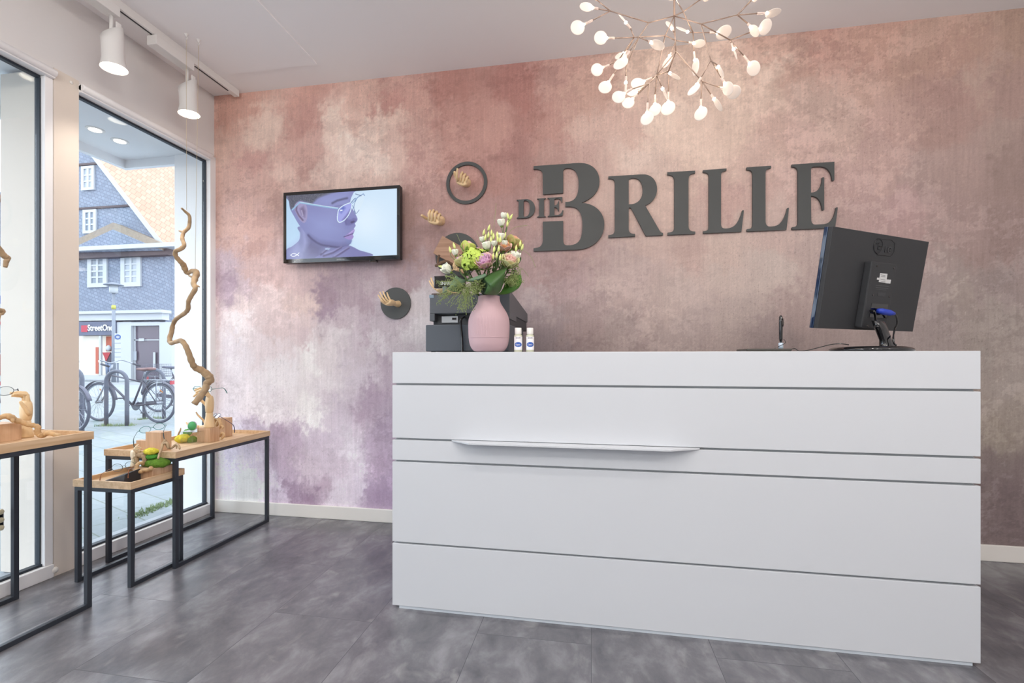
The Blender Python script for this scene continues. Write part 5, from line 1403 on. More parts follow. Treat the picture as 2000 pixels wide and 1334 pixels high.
def spray(lab, flowers, buds, base):
    p0 = at_y(*base); t = thing('lisianthus_spray', p0, lab, 'flower', GB)
    st = MB()
    stem_to(st, p0, (0, 0, 1), .003)
    for (u, v, yy, r, ax) in flowers:
        r *= .86; c0 = at_y(u, v, yy); ax, a, d = perp(ax); c = c0 - ax * r
        b = MB()
        for lay, (n, R, o_) in enumerate(((3, .45, .0), (4, .72, .02), (5, .92, .10))):
            for k in range(n): petal(b, c, ax, a, d, 2 * PI * k / n + lay * .5, R * r, 2.1 * r, o_, .95, .12 * lay)
        b.build('white_flower', WPET, t, solid=.0005)
        b = MB(); b.ell(c - ax * r * .05, (r * .45, r * .45, r * .35)); b.build('calyx', SEP, t)
        st.tube(spline([c, c - ax * .02, p0], 4), .0016, 6)
    for (u, v, yy, ax) in buds:
        c = at_y(u, v, yy); ax, a, d = perp(ax); L_ = .0142; b = MB()
        b.lathe([(.001, -L_), (.0044, -L_ * .7), (.0058, -L_ * .2), (.0048, L_ * .3), (.0026, L_ * .75), (.0008, L_ * 1.1)], c, 12, axis=ax, wob=lambda t_, z: 1 + .12 * math.cos(3 * 2 * PI * t_ + z * 200))
        b.build('bud', BUDM, t)
        st.tube(spline([c - ax * L_, c - ax * .03, p0], 4), .0013, 6)
    st.build('stem', STEM, t)
U = (0, 0, 1)
spray('topmost white lisianthus spray rising above the whole bouquet', [(979, 435, 2.02, .0175, (-.1, -.2, 1)), (984, 421.5, 2.05, .0145, (.1, -.1, 1))], [(992, 422, 2.03, (-.1, 0, 1)), (998, 424, 2.03, (.5, 0, .9)), (991, 437, 2.02, (.1, 0, 1)), (994, 431, 2.04, (.3, 0, 1))], (984, 462, 2.04))
spray('white lisianthus spray left of the tallest one with upright buds', [(951, 480, 1.97, .020, (-.2, -.3, 1)), (942, 468, 2.02, .013, (-.3, 0, 1))], [(945, 454, 2.02, (.2, 0, 1)), (955, 445, 2.03, (.3, 0, 1)), (959, 468, 1.97, (.05, 0, 1)), (954, 459, 2.0, (.1, 0, 1)), (948, 464, 2.0, (.2, 0, 1))], (955, 505, 2.0))
spray('dense middle lisianthus spray of white flowers and pale green buds', [(978, 463, 2.00, .019, (.1, -.2, 1)), (965.5, 476, 1.97, .014, (0, -.3, 1))], [(964, 462, 1.99, (0, 0, 1)), (971, 459, 1.98, (.05, 0, 1)), (977, 468, 1.95, (.1, 0, 1)), (986, 460, 2.0, (.3, 0, 1)), (960, 455, 2.02, (0, 0, 1)), (972, 467, 1.97, (0, 0, 1))], (970, 500, 2.0))
spray('low lisianthus spray of slender green buds over the rose and leaf', [(985.5, 475, 1.98, .013, (.1, -.2, 1))], [(965, 487, 1.94, (.15, 0, 1)), (974, 486, 1.94, (.15, 0, 1)), (970, 498, 1.93, (.1, 0, 1)), (963, 501, 1.93, (.1, 0, 1)), (977, 503, 1.93, (.15, 0, 1))], (968, 530, 1.96))
spray('right hand lisianthus spray with a cream flower and three thin buds', [(1006, 501, 1.97, .022, (.35, -.4, .9))], [(1008, 485, 1.98, (.1, 0, 1)), (1020, 483, 1.99, (.3, 0, 1)), (1016, 476, 2.0, (.1, 0, 1))], (1004, 520, 2.0))
spray('left lisianthus spray with one white flower and two upright buds', [(889, 493, 1.98, .015, (-.1, -.2, 1))], [(887, 480, 1.98, (-.3, 0, 1)), (879, 488, 1.97, (-.2, 0, 1))], (900, 520, 1.98))
spray('lowest left white lisianthus hanging over the register display', [(873, 526, 1.94, .023, (-.5, -.5, .45))], [(862, 521, 1.95, (-1, 0, .3))], (893, 540, 1.96))
# hydrangea
hc = at_y(928, 510, 1.97); hy = thing('hydrangea', hc, 'bright green hydrangea head in the middle of the bouquet', 'flower', GB)
b = MB(); rs = random.Random(4)
for i in range(110):
    z = 1 - 1.7 * (i + .5) / 110; a_ = i * 2.39996; rr = math.sqrt(max(0, 1 - z * z))
    n_ = Vector((rr * math.cos(a_), rr * math.sin(a_), z)); c = hc + Vector((n_.x * .064, n_.y * .055, n_.z * .052)) * rs.uniform(.85, 1.05)
    ax, a, d = perp((n_ + Vector((rs.gauss(0, .25), rs.gauss(0, .25), rs.gauss(0, .25)))).normalized()); ph = rs.random() * 3
    for k in range(4):
        t = ph + k * PI / 2; rd = a * math.cos(t) + d * math.sin(t); tg = ax.cross(rd); s_ = .012 * rs.uniform(.8, 1.2)
        b.sheet([[c - tg * .1 * s_, c + tg * .1 * s_], [c + rd * s_ * .55 - tg * s_ * .55 + ax * s_ * .25, c + rd * s_ * .55 + tg * s_ * .55 + ax * s_ * .25], [c + rd * s_ * 1.1 - tg * s_ * .22 + ax * s_ * .1, c + rd * s_ * 1.1 + tg * s_ * .22 + ax * s_ * .1]])
b.build('florets', HYD, hy)
b = MB(); b.ell(hc, (.05, .042, .038)); b.build('heart', mat('hydrangea_dark', (128, 152, 62), .7), hy)
b = MB(); stem_to(b, hc, U, .004); b.build('stem', STEM, hy)
# big leaves: quads of control points in picture order with a fold
def leaf(rows, lab, mt, nm='folded_leaf'):
    """rows: list of control rows [(u,v,y)...]; smoothed"""
    g0 = [[at_y(*q) for q in r_] for r_ in rows]
    g1 = [spline(r_, 5) for r_ in g0]
    cols = list(zip(*g1)); g2 = [spline(list(c_), 5) for c_ in cols]
    g3 = list(zip(*g2))
    MB().sheet([list(r_) for r_ in g3]).build(nm, mt, solid=.0015, label=lab, cat='leaf', group=GB)
leaf([[(993, 520, 1.99), (990, 524, 1.93), (986, 532, 1.90)], [(962, 532, 1.96), (975, 540, 1.88), (984, 548, 1.92)], [(946, 543, 1.93), (962, 556, 1.87), (980, 562, 1.94)], [(953, 556, 1.90), (962, 566, 1.89), (976, 570, 1.95)], [(946, 574, 1.92), (958, 576, 1.93), (970, 576, 1.97)]], 'large dark green leaf folded over the vase mouth, widest of the leaves', LEAF)
leaf([[(946, 543, 1.93), (938, 548, 1.95), (936, 556, 1.98)], [(953, 556, 1.905), (946, 558, 1.95), (938, 564, 1.99)], [(947, 574, 1.93), (944, 573, 1.97), (940, 570, 2.0)]], 'dark inner side of a curled leaf above the vase mouth', mat('leaf_deep', (34, 58, 34), .5))
leaf([[(988, 546, 2.0), (1002, 540, 2.02), (1017, 536, 2.05)], [(984, 560, 1.98), (1002, 556, 1.98), (1019, 550, 2.03)], [(978, 570, 1.98), (996, 571, 1.98), (1013, 562, 2.02)], [(972, 575, 1.99), (986, 575, 2.0), (1001, 571, 2.02)]], 'round dark green leaf hanging at the right side of the vase mouth', LEAFD)
leaf([[(890, 538, 1.95), (900, 544, 1.97), (912, 546, 2.0)], [(882, 552, 1.93), (892, 556, 1.93), (906, 556, 1.98)], [(874, 566, 1.93), (886, 570, 1.94), (902, 572, 1.98)]], 'blue green leaf hanging left over the register display', LEAFB)
leaf([[(912, 548, 1.94), (930, 540, 1.93), (949, 534, 1.93)], [(922, 550, 1.94), (936, 545, 1.92), (950, 539, 1.93)], [(934, 552, 1.96), (942, 548, 1.95), (950, 543, 1.96)]], 'narrow grey green leaf lying under the hydrangea', LEAFB)
leaf([[(1006, 512, 2.0), (1012, 505, 2.0), (1018, 502, 2.02)], [(1004, 520, 2.0), (1012, 514, 1.98), (1018, 506, 2.0)], [(1005, 524, 2.02), (1010, 520, 2.0), (1016, 511, 2.02)]], 'small dark leaf tip beside the cream flower on the right', LEAF)
# small leaves filling the heart of the bouquet
b = MB(); rs = random.Random(12)
for i in range(150):
    u_ = rs.uniform(898, 1006); v_ = rs.uniform(500, 560) - 8 * math.sin((u_ - 898) / 34); p = at_y(u_, v_, rs.uniform(1.99, 2.06))
    dr = Vector((rs.gauss((u_ - 950) / 60, .5), rs.gauss(-.5, .5), rs.gauss(.6, .5))).normalized(); ax, a, d = perp(dr); s_ = rs.uniform(.014, .026)
    b.sheet([[p, p + a * .0005], [p + dr * s_ * .5 - a * s_ * .30, p + dr * s_ * .5 + a * s_ * .30], [p + dr * s_ * .9 - a * s_ * .18 - d * .003, p + dr * s_ * .9 + a * s_ * .18 - d * .003], [p + dr * s_ * 1.3 - a * .0006 - d * .006, p + dr * s_ * 1.3 + a * .0006 - d * .006]])
b.build('foliage', mat('foliage_green', (88, 118, 66), .55, var=.25, vscale=40), label='small green leaves filling the bouquet between hydrangea, roses and vase mouth', cat='foliage', kind='stuff')
# grass panicles
PAN = mat('panicle_green', (140, 156, 96), .7)
def panicle(lab, base, tips, n, spread, droop, grain=.0016):
    rs = random.Random(n); b = MB(); p = at_y(*base)
    for i in range(n):
        t = rs.choice(tips); q = at_y(t[0] + rs.gauss(0, spread), t[1] + rs.gauss(0, spread * .7), t[2] + rs.gauss(0, .02))
        m_ = p.lerp(q, .5) + Vector((0, rs.gauss(0, .01), droop * rs.uniform(.5, 1.2)))
        s_ = spline([p, m_, q], 4); b.tube(s_, .0006, 3, cap=False)
        for k in range(9):
            w_ = s_[rs.randint(3, len(s_) - 1)] + Vector((rs.gauss(0, .005), rs.gauss(0, .005), rs.gauss(0, .005)))
            e_ = w_ + Vector((rs.gauss(0, .003), rs.gauss(0, .003), -rs.uniform(.002, .008)))
            b.tube([w_, w_.lerp(e_, .5), e_], [.0003, grain, .0003], 4, cap=False)
    b.build('grass_panicle', PAN, label=lab, cat='grass', kind='stuff')
panicle('feathery green grass drooping left over the cash register', (915, 562, 1.95), [(880, 590, 1.9), (898, 596, 1.9), (912, 590, 1.9), (865, 575, 1.92), (858, 585, 1.93), (922, 596, 1.9), (890, 570, 1.92), (905, 608, 1.9)], 70, 6, .022, .0013)
panicle('feathery grass tuft in front of the black register display', (905, 560, 1.95), [(860, 548, 1.93), (872, 542, 1.93), (880, 552, 1.93), (858, 556, 1.94)], 26, 6, .01, .0012)
panicle('tuft of seeded green grass above the round right leaf', (996, 560, 1.96), [(996, 540, 1.95), (1008, 536, 1.97), (1014, 546, 1.98), (1003, 548, 1.94), (992, 548, 1.94), (1010, 528, 1.98)], 60, 5, .006, .0018)
panicle('dark seeded grass between the folded leaves', (935, 572, 1.96), [(925, 552, 1.93), (935, 560, 1.93), (918, 560, 1.93), (940, 550, 1.95), (928, 570, 1.92)], 60, 5, .006, .0020)
b = MB()
for pts in (((969, 397), (966, 430), (963, 458)), ((892, 457), (899, 473), (905, 488)), ((1021, 488), (1036, 500), (1046, 522)), ((931, 450), (937, 470), (938, 500)), ((990, 460), (1004, 445), (1030, 440)), ((1005, 520), (1020, 525), (1032, 540))):
    b.tube(spline([at_y(u, v, 1.99) for u, v in pts], 5), .0007, 4)
b.build('grass_blades', PAN, label='long hair thin grass stalks standing out of the bouquet', cat='grass', kind='stuff')

# ============================================================ chandelier
D0 = 1.70
def cd(x, y, dd=0):
    r = ray(1080 + x / 4.1667, y / 4.1667); return Vector((0, 0, CAMZ)) + r * (D0 + dd)
cen = cd(988, 130)
ch = thing('chandelier', (cen.x, cen.y, CEIL), 'delicate branching chandelier with small round glowing white leaves above the counter', 'chandelier')
ROD = mat('chandelier_rod', (158, 136, 124), .35, metal=.5)
LENS = mat('lens_opal', (196, 184, 176), .35, emit=(255, 234, 220), es=.30)
NECK = mat('lens_neck', (190, 170, 162), .3, emit=(255, 228, 214), es=.12)
LED = mat('led_glow', (255, 246, 230), .4, emit=(255, 236, 206), es=60)
MB().lathe([(.06, CEIL - .02), (.06, CEIL)], (cen.x, cen.y, 0), 32).build('ceiling_rose', M['lampwhite'], ch)
N = {'C': (988, 130, 0), '1': (780, 185, -.04), '2': (467, 90, -.03), '3': (1060, 95, .10), '4': (1205, 195, -.06), '5': (1500, 122, -.05), '6': (1140, 265, .16), '7': (913, 290, .02), '8': (1000, 330, .14), '9': (700, 302, -.10),
     '10': (660, 305, .06), '11': (845, 610, .02), '12': (1000, 420, .0), '13': (940, 580, .08), '14': (1212, 660, -.04), '15': (780, 680, -.05), '16': (595, 540, -.06), '17': (1440, 325, .04), '18': (1285, 490, -.12), '19': (540, 480, .10), '20': (520, 560, .0)}
NP = {k: cd(*v) for k, v in N.items()}
b = MB()
def rod(p, q, r=.0022): b.tube([p, q], r, 6)
b.tube([NP['C'], Vector((cen.x, cen.y, CEIL - .01))], .0036, 8)
for a_, c_ in (('C', '1'), ('1', '2'), ('C', '3'), ('C', '4'), ('4', '5'), ('3', '6'), ('C', '7'), ('7', '11'), ('7', '8'), ('7', '9'), ('9', '10'), ('C', '12'), ('12', '11'), ('12', '13'), ('12', '14'), ('13', '11'), ('11', '15'), ('4', '17'), ('4', '18'), ('1', '9'), ('9', '16'), ('10', '19'), ('19', '20')):
    rod(NP[a_], NP[c_])
BU = [('2', 370, 72, 272, 56, 56, .55, 0), ('2', 322, 165, 200, 225, 58, .92, 0), ('10', 502, 310, 388, 308, 54, .9, 0), ('10', 632, 232, 566, 150, 50, .12, 0), ('9', 622, 418, 552, 516, 62, .72, 0), ('9', 775, 335, 850, 366, 62, .55, 0), ('10', 604, 410, 548, 456, 44, .6, .05),
      ('19', 458, 528, 358, 568, 50, .95, 0), ('20', 494, 605, 424, 710, 54, .96, 0), ('16', 593, 622, 592, 715, 46, .15, 0), ('8', 1103, 345, 1190, 356, 50, .6, 0), ('8', 982, 252, 950, 205, 42, .4, 0), ('8', 962, 428, 930, 502, 52, .5, 0),
      ('13', 956, 598, 990, 620, 52, .28, -.05), ('13', 940, 750, 936, 882, 58, .98, 0), ('11', 805, 635, 690, 682, 56, .8, 0), ('11', 884, 704, 912, 765, 50, .15, 0), ('11', 830, 772, 830, 895, 52, .95, .03), ('15', 686, 770, 612, 838, 50, .9, .03), ('15', 770, 838, 765, 966, 54, .96, -.02), ('15', 642, 725, 534, 790, 54, .9, -.04), ('15', 690, 745, 640, 752, 44, .6, .05),
      ('5', 1612, 5, 1650, -45, 52, .7, 0), ('5', 1662, 110, 1792, 106, 58, .55, 0), ('5', 1584, 190, 1640, 252, 52, .6, .04), ('17', 1600, 265, 1728, 220, 58, .97, 0), ('17', 1452, 352, 1484, 440, 46, .1, 0), ('17', 1552, 452, 1632, 556, 58, .85, 0),
      ('18', 1205, 632, 1146, 730, 56, .55, 0), ('18', 1338, 530, 1366, 585, 50, .3, 0), ('18', 1370, 630, 1425, 722, 54, .8, .03), ('14', 1358, 712, 1470, 750, 55, .97, -.03), ('14', 1205, 808, 1203, 925, 55, .92, 0), ('14', 1286, 768, 1342, 852, 62, .32, 0),
      ('6', 1102, 262, 1052, 240, 54, .15, -.02), ('6', 1274, 265, 1390, 265, 60, .85, 0), ('6', 1148, 420, 1160, 545, 62, .48, 0), ('2', 358, 0, 300, -60, 54, .8, 0), ('3', 1200, -5, 1260, -50, 54, .8, 0), ('3', 1000, -5, 960, -50, 54, .8, .1)]
fwd = Vector((-ST, CT, 0))
for (nd, x0, y0, x1, y1_, rp, asp, dd) in BU:
    base = N[nd][2]
    s_ = cd(x0, y0, base + dd); e_ = cd(x1, y1_, base + dd + (.0 if asp > .5 else .004))
    rod(NP[nd], s_)
    ax = (e_ - s_).normalized(); view = (e_ - Vector((0, 0, CAMZ))).normalized()
    nv = (view - ax * view.dot(ax)).normalized(); sd = ax.cross(nv)
    ang = math.acos(min(asp, .99)); nrm = nv * math.cos(ang) + sd * math.sin(ang); wd = ax.cross(nrm)
    r = rp / 4.1667 / FPX * (D0 + base + dd)
    q = Matrix((wd, ax, nrm)).transposed().to_quaternion()
    lf = MB(); lf.ell(e_, (r, r, .0028), q, 24, 10)
    lf = lf.build('light_leaf', LENS, ch)
    jn = e_ - ax * r * .93
    nk = MB(); nk.tube([s_, s_.lerp(jn, .5), jn + ax * .004], [.0040, .0042, .0036], 10); nk.build('neck', NECK, lf)
    MB().ell(jn + ax * .001, (.0056, .0056, .0050), None, 12, 8).build('led', LED, lf)
b.build('branch_rods', ROD, ch)
lamp('POINT', 'chandelier_light', cen - Vector((0, 0, .08)), 3.5, (1, .86, .72), shadow_soft_size=.22)

# ============================================================ things on the tray tables
def block(name, x0, x1, y0, y1, z0, z1, lab, m=None, cat='wooden block', group='oak display blocks'):
    return MB().box(x0, x1, y0, y1, z0 + .0005, z1).build(name, m or M['oak_block'], bevel=.001, label=lab, cat=cat, group=group)
MOSSG = mat('moss_green', (96, 136, 44), .95, bump=1.0, bscale=160, var=.35, vscale=50)
MOSSB = mat('moss_bright_green', (84, 158, 62), .95, bump=1.0, bscale=160, var=.3, vscale=50)
MOSSY = mat('moss_yellow', (222, 212, 74), .95, bump=1.0, bscale=160, var=.2, vscale=50)
def moss(c, r, lab, m, rot=0.0):
    rs = np.random.RandomState(int(abs(c[0]) * 1e4) % 9973)
    k = rs.rand(6) * 6
    fn = lambda d: 1 + .10 * math.sin(3 * d.x + k[0]) * math.cos(2.5 * d.y + k[1]) + .05 * math.sin(9 * d.x + k[2]) * math.sin(8 * d.y + k[3]) + .03 * math.sin(22 * d.y + k[4]) * math.sin(20 * d.z + k[5] + 17 * d.x)
    b = MB(); b.ell(c, r, Quaternion((0, 0, 1), rot), 44, 26, fn=fn)
    # short fuzz standing out of the stone
    q = Quaternion((0, 0, 1), rot); cc = Vector(c)
    for i in range(700):
        z = rs.uniform(-.5, 1); a = rs.uniform(0, 2 * PI); rr = math.sqrt(1 - z * z); d = Vector((rr * math.cos(a), rr * math.sin(a), z))
        p = cc + q @ Vector((d.x * r[0], d.y * r[1], d.z * r[2])) * (fn(d) * .985)
        n_ = (q @ Vector((d.x / r[0], d.y / r[1], d.z / r[2]))).normalized(); t_ = n_.orthogonal().normalized()
        h = rs.uniform(.0015, .003); w = .0007
        b.add([p - t_ * w, p + t_ * w, p + n_ * h + Vector(rs.normal(0, .0006, 3))], [(0, 1, 2)])
    return b.build('moss_stone', m, label=lab, cat='moss stone', group='moss covered stones')
GLS = glass_mat('lens_clear', (.97, .98, .98), 1.0)
def glasses(c, right, fwd, lab, col, w=.134, round_=True, tcol=None, hh=.040, fold=None, upv=(0, 0, 1), drop=.0, r_=.0011, tl=.135):
    """c: bridge centre; right: lens row direction; fwd: way the temples run"""
    right = Vector(right).normalized(); fwd = Vector(fwd); fwd = (fwd - right * fwd.dot(right)).normalized(); up = fwd.cross(right).normalized()
    if up.z < 0: up = -up
    c = Vector(c); t = thing('eyeglasses', c, lab, 'glasses', 'eyeglasses on the display tables')
    lw = w * .375
    b = MB()
    for s in (-1, 1):
        cc = c + right * s * w * .24
        ring = []
        for k in range(32):
            a = 2 * PI * k / 32; ca, sa = math.cos(a), math.sin(a)
            if round_: x, y = ca * lw / 2, sa * hh / 2
            else: x, y = math.copysign(abs(ca) ** .6, ca) * lw / 2, math.copysign(abs(sa) ** .7, sa) * hh / 2 * (1 if sa > 0 else .9)
            ring.append(cc + right * x + up * y + fwd * abs(x + s * w * .24) ** 2 * 1.2)
        b.loop(ring, r_, 6)
        MB().add(ring, [tuple(range(32))]).build('lens', GLS, t, solid=.0008)
    b.tube(spline([c - right * w * .06, c + up * .004, c + right * w * .06], 4), r_, 6)
    for s in (-1, 1):
        b.tube([c + right * s * (w * .24 + lw / 2), c + right * s * w * .5 + fwd * .006], r_ * 1.2, 6)
    b.build('rim_frame', col, t)
    for s in (-1, 1):
        h = c + right * s * w * .5 + fwd * .006
        pts = [h, h + fwd * tl * .45 + up * .002, h + fwd * tl * .72, h + fwd * tl * .88 - up * .014, h + fwd * tl - up * .034]
        pts = [p - Vector((0, 0, 1)) * drop * ((p - h).length / tl) for p in pts]
        sp = spline(pts, 4); MB().tube(sp, lerps([r_ * 1.1, r_ * 1.1, r_ * 1.3, r_ * 2, r_ * 1.8], len(sp)), 6).build('temple', tcol or col, t)
    return t
TEAL = mat('teal_frame', (62, 128, 128), .3); BLKF = mat('black_frame', (36, 38, 50), .3); TORT = mat('tortoise_frame', (150, 92, 56), .3, var=.4, vscale=120); GREYF = mat('grey_metal_frame', (110, 112, 116), .25, metal=.6)

# --- tall table by the pink wall
yA = 2.17
xA0, xA1 = at_y(284.3, 860, yA).x, at_y(315.2, 860, yA).x
yA1 = at_x(335, 858, xA1).y; zA = at_y(300, 844.3, yA).z
block('display_block', xA0, xA1, yA, yA1, ZR, zA, 'tall oak block under the teal glasses on the corner table')
xB0 = at_y(268.5, 865, yA + .02).x
block('display_block', xB0, xA0 - .001, yA + .012, yA1 - .02, ZR, at_y(275, 859.7, yA + .02).z, 'low oak block joined to the left of the tall one with teal glasses')
gc = at_y(316, 833, (yA + yA1) / 2 + .02)
glasses(Vector((at_y(299, 838, yA + .06).x, yA + .055, zA + .014)), (.80, .55, .22), (.42, -.80, -.30), 'teal rimmed glasses lying open over the tall oak block', TEAL, w=.135, tcol=mat('temple_dark_teal', (44, 66, 70), .3), hh=.038, r_=.0013, tl=.13)
# hand on its block
pB = at_z(410.3, 864, ZR); yB_ = pB.y
hB = MB(); q = [at_z(385, 867, ZR), at_z(410.3, 864.3, ZR), at_z(428.7, 859.8, ZR)]
yy = 2.44; xx0, xx1 = at_y(385, 850, yy).x, at_y(410.3, 850, yy).x; yy1 = at_x(428.7, 848, xx1).y; zB = at_y(397, 836.5, yy).z
block('display_block', xx0, xx1, yy, yy1, ZR, zB, 'square oak block carrying the upright wooden hand on the corner table')
xm_ = (xx0 + xx1) / 2 + .005; ym_ = (yy + yy1) / 2
top = at_y(400, 744, ym_).z
wooden_hand((xm_, ym_, zB + .0005), (0.02, 0, 1), (-.8, .6, 0), (top - zB) * 1.14, ((.9, .9, .6), (.4, 1.0, .6), (.5, 1.0, .6), (.9, .9, .4)), 'upright wooden hand on a block behind the hanging branch, holding glasses', thumb=(.35, .5))
glasses(at_y(395, 760, ym_ - .03), (1, .10, .0), (.25, 1, .0), 'dark teal glasses held by the upright wooden hand below the branch', TEAL, w=.135, round_=False, hh=.034, r_=.0014, tl=.12)
# perspex box with moss and the green tag
x0, x1 = at_y(352, 850, 2.38).x, at_y(383.5, 850, 2.38).x; zt = at_y(370, 843.5, 2.38).z
ab = thing('acrylic_box', ((x0 + x1) / 2, 2.43, ZR), 'clear acrylic box with moss stones beside the oak block of the hand', 'box')
ACR = glass_mat('acrylic', (.97, .98, .98), 1.5)
b = MB(); b.box(x0, x1, 2.38, 2.383, ZR, zt); b.box(x0, x1, 2.487, 2.49, ZR, zt); b.box(x0, x0 + .003, 2.383, 2.487, ZR, zt); b.box(x1 - .003, x1, 2.383, 2.487, ZR, zt); b.box(x0 + .003, x1 - .003, 2.383, 2.487, zt - .003, zt)
b.build('shell', ACR, ab)
moss(at_y(357, 857, 2.42), (.040, .036, .026), 'large yellow moss stone on the corner table right of the tall block', MOSSY)
moss(at_y(376, 860, 2.44), (.022, .030, .024), 'dark green moss stone beside the yellow one at the hand block', MOSSG)
moss(at_y(366, 845, 2.55), (.026, .024, .022), 'bright green moss stone behind the yellow one', MOSSB)
tg = thing('green_tag', at_y(375.7, 832, 2.41), 'round green disc with white edge standing above the moss stones', 'tag')
tc_ = at_y(375.7, 832, 2.41); r = 9.6 * 2.7 / FPX
MB().lathe([(r, -.002), (r, .002)], tc_, 40, axis=(.1, -1, .1)).build('rim', WHT, tg)
MB().lathe([(r * .92, .0022), (r * .92, .0032)], tc_, 40, axis=(.1, -1, .1)).build('face', mat('tag_green', (74, 164, 100), .6, var=.08, vscale=200), tg)
MB().box(tc_.x - .002, tc_.x + .002, tc_.y - .001, tc_.y + .001, ZR, tc_.z - r * .9).build('stand', ACR, tg)
# right rear: block, root, glasses, lying hand
yR = 2.62; x0, x1 = at_y(428, 840, yR).x, at_y(440, 840, yR).x
block('display_block', x0 - .02, x1, yR, yR + .06, ZR, at_y(434, 817, yR).z, 'rear oak block behind the wooden hand near the pink wall')
glasses(at_y(421, 812, 2.56), (.86, -.5, .05), (.55, .55, -.62), 'dark blue glasses hooked over driftwood at the right table end', mat('navy_frame', (52, 50, 92), .3), w=.135, round_=False, hh=.036, r_=.0014, tl=.13)
def rt(*q): return [at_y(u, v, y) for u, v, y in q]
branch('driftwood', rt((404, 822, 2.60), (414, 820, 2.58), (421, 816, 2.57), (428, 820, 2.55), (431, 830, 2.54), (427, 838, 2.54)), [.007, .010, .012, .010, .010, .006], 'pale gnarled driftwood at the right end of the corner table',
       twigs=[(rt((421, 816, 2.57), (418, 826, 2.56), (421, 834, 2.55)), [.010, .014, .008]), (rt((428, 820, 2.55), (424, 828, 2.55), (420, 836, 2.54)), [.009, .011, .007]), (rt((431, 830, 2.54), (436, 834, 2.53), (433, 838, 2.52)), [.007, .006, .004])], m=bark2, group='driftwood pieces on the tables')
branch('driftwood', rt((383, 805, 2.60), (386, 810, 2.60), (392, 816, 2.60), (397, 821, 2.60), (402, 832, 2.60), (404, 846, 2.60)), [.004, .005, .006, .006, .006, .006], 'thin driftwood prong sticking up left of the upright hand', m=bark2, group='driftwood pieces on the tables')
branch('driftwood', rt((430, 852, 2.50), (434, 846, 2.49), (438, 850, 2.48), (434, 856, 2.48), (431, 858, 2.47)), [.005, .007, .006, .006, .004], 'small curled driftwood beside the block of the hand', m=bark2, group='driftwood pieces on the tables')
branch('driftwood', rt((346, 866, 2.50), (348, 850, 2.50), (352, 841, 2.51), (353, 836, 2.51)), [.006, .005, .005, .003], 'short dark driftwood stub behind the yellow moss stone', m=bark, group='driftwood pieces on the tables')
wooden_hand(at_y(404, 834, 2.66), (-1, -.1, .0), (.1, -1, .3), .17, ((.3, .4, .3),) * 4, 'wooden hand lying on its side behind the upright hand', thumb=(.6, .3))
branch('driftwood', rt((309, 896, 1.99), (311, 888, 2.02), (315.5, 877, 2.04), (318, 868, 2.06), (323, 862, 2.07), (326, 869, 2.07), (329, 874, 2.07), (335, 875, 2.08), (344, 868.5, 2.09), (349, 871, 2.08), (351, 877, 2.07)), [.004, .005, .006, .007, .008, .007, .006, .005, .006, .006, .004],
       'brown knotty driftwood climbing from the moss stones over the corner table rim', twigs=[(rt((323, 862, 2.07), (321, 858, 2.07)), [.008, .003]), (rt((320, 866, 2.06), (327, 866, 2.06), (329, 876, 2.06)), [.005, .007, .005]), (rt((344, 868.5, 2.09), (345, 876, 2.08)), [.005, .003])], m=bark, group='driftwood pieces on the tables')

# --- small low table
yS = 2.0
xs0, xs1 = at_y(259, 925, yS).x, -2.188; zS_ = at_y(275, 915.5, yS).z
block('display_block', xs0, xs1, yS, 2.125, ZS, zS_, 'flat oak block under moss and driftwood on the lowest table')
zt = zS_
moss(at_y(308, 904, 2.06) , (.062, .045, .026), 'largest deep green moss stone on the flat block', MOSSG, .3)
moss(at_y(289, 905, 2.07), (.030, .032, .024), 'small olive green moss stone left of the largest one', mat('moss_olive', (120, 140, 52), .95, bump=1.0, bscale=160, var=.3, vscale=50))
moss(at_y(296, 891.5, 2.05), (.032, .028, .014), 'bright green moss stone under the yellow one', MOSSB)
moss(at_y(294.5, 881.5, 2.05), (.038, .030, .017), 'yellow moss stone on top of the moss stack', MOSSY)
branch('driftwood', rt((268, 911, 2.03), (268.5, 902, 2.03), (267, 893, 2.03), (271, 888, 2.03), (278, 890, 2.03), (283, 894, 2.03), (282, 902, 2.03), (279, 908, 2.03)), [.006, .008, .010, .013, .014, .012, .010, .008], 'stout driftwood root standing on the flat block', m=bark, group='driftwood pieces on the tables',
       twigs=[(rt((271, 888, 2.03), (273, 880, 2.03)), [.010, .005]), (rt((278, 890, 2.03), (284, 884, 2.03), (288, 886, 2.03)), [.010, .007, .004]), (rt((268, 893, 2.03), (266, 884, 2.02), (261, 878, 2.02)), [.007, .005, .003])])
branch('driftwood', rt((281, 907, 2.02), (277, 904, 2.01), (270, 906, 1.995), (266.5, 913, 1.985), (268, 919, 1.982), (274, 921.5, 1.98), (281, 918, 1.985), (290, 917.5, 1.985), (296, 914, 1.985)), [.006, .008, .009, .009, .010, .010, .009, .009, .012], 'curled pale driftwood lying along the front of the flat block', m=bark2, group='driftwood pieces on the tables')
hbase = at_y(260, 915, 2.04); hbase.z = zS_
wooden_hand(hbase, (-.02, .0, 1), (.9, -.3, 0), .135, ((.2, .5, .3), (.6, 1.0, .5), (1.0, 1.0, .4), (1.2, .6, .4)), 'small pale wooden hand on the lowest table beside the driftwood root', thumb=(1.0, .3), mt=mat('pale_hand', (240, 226, 200), .5))
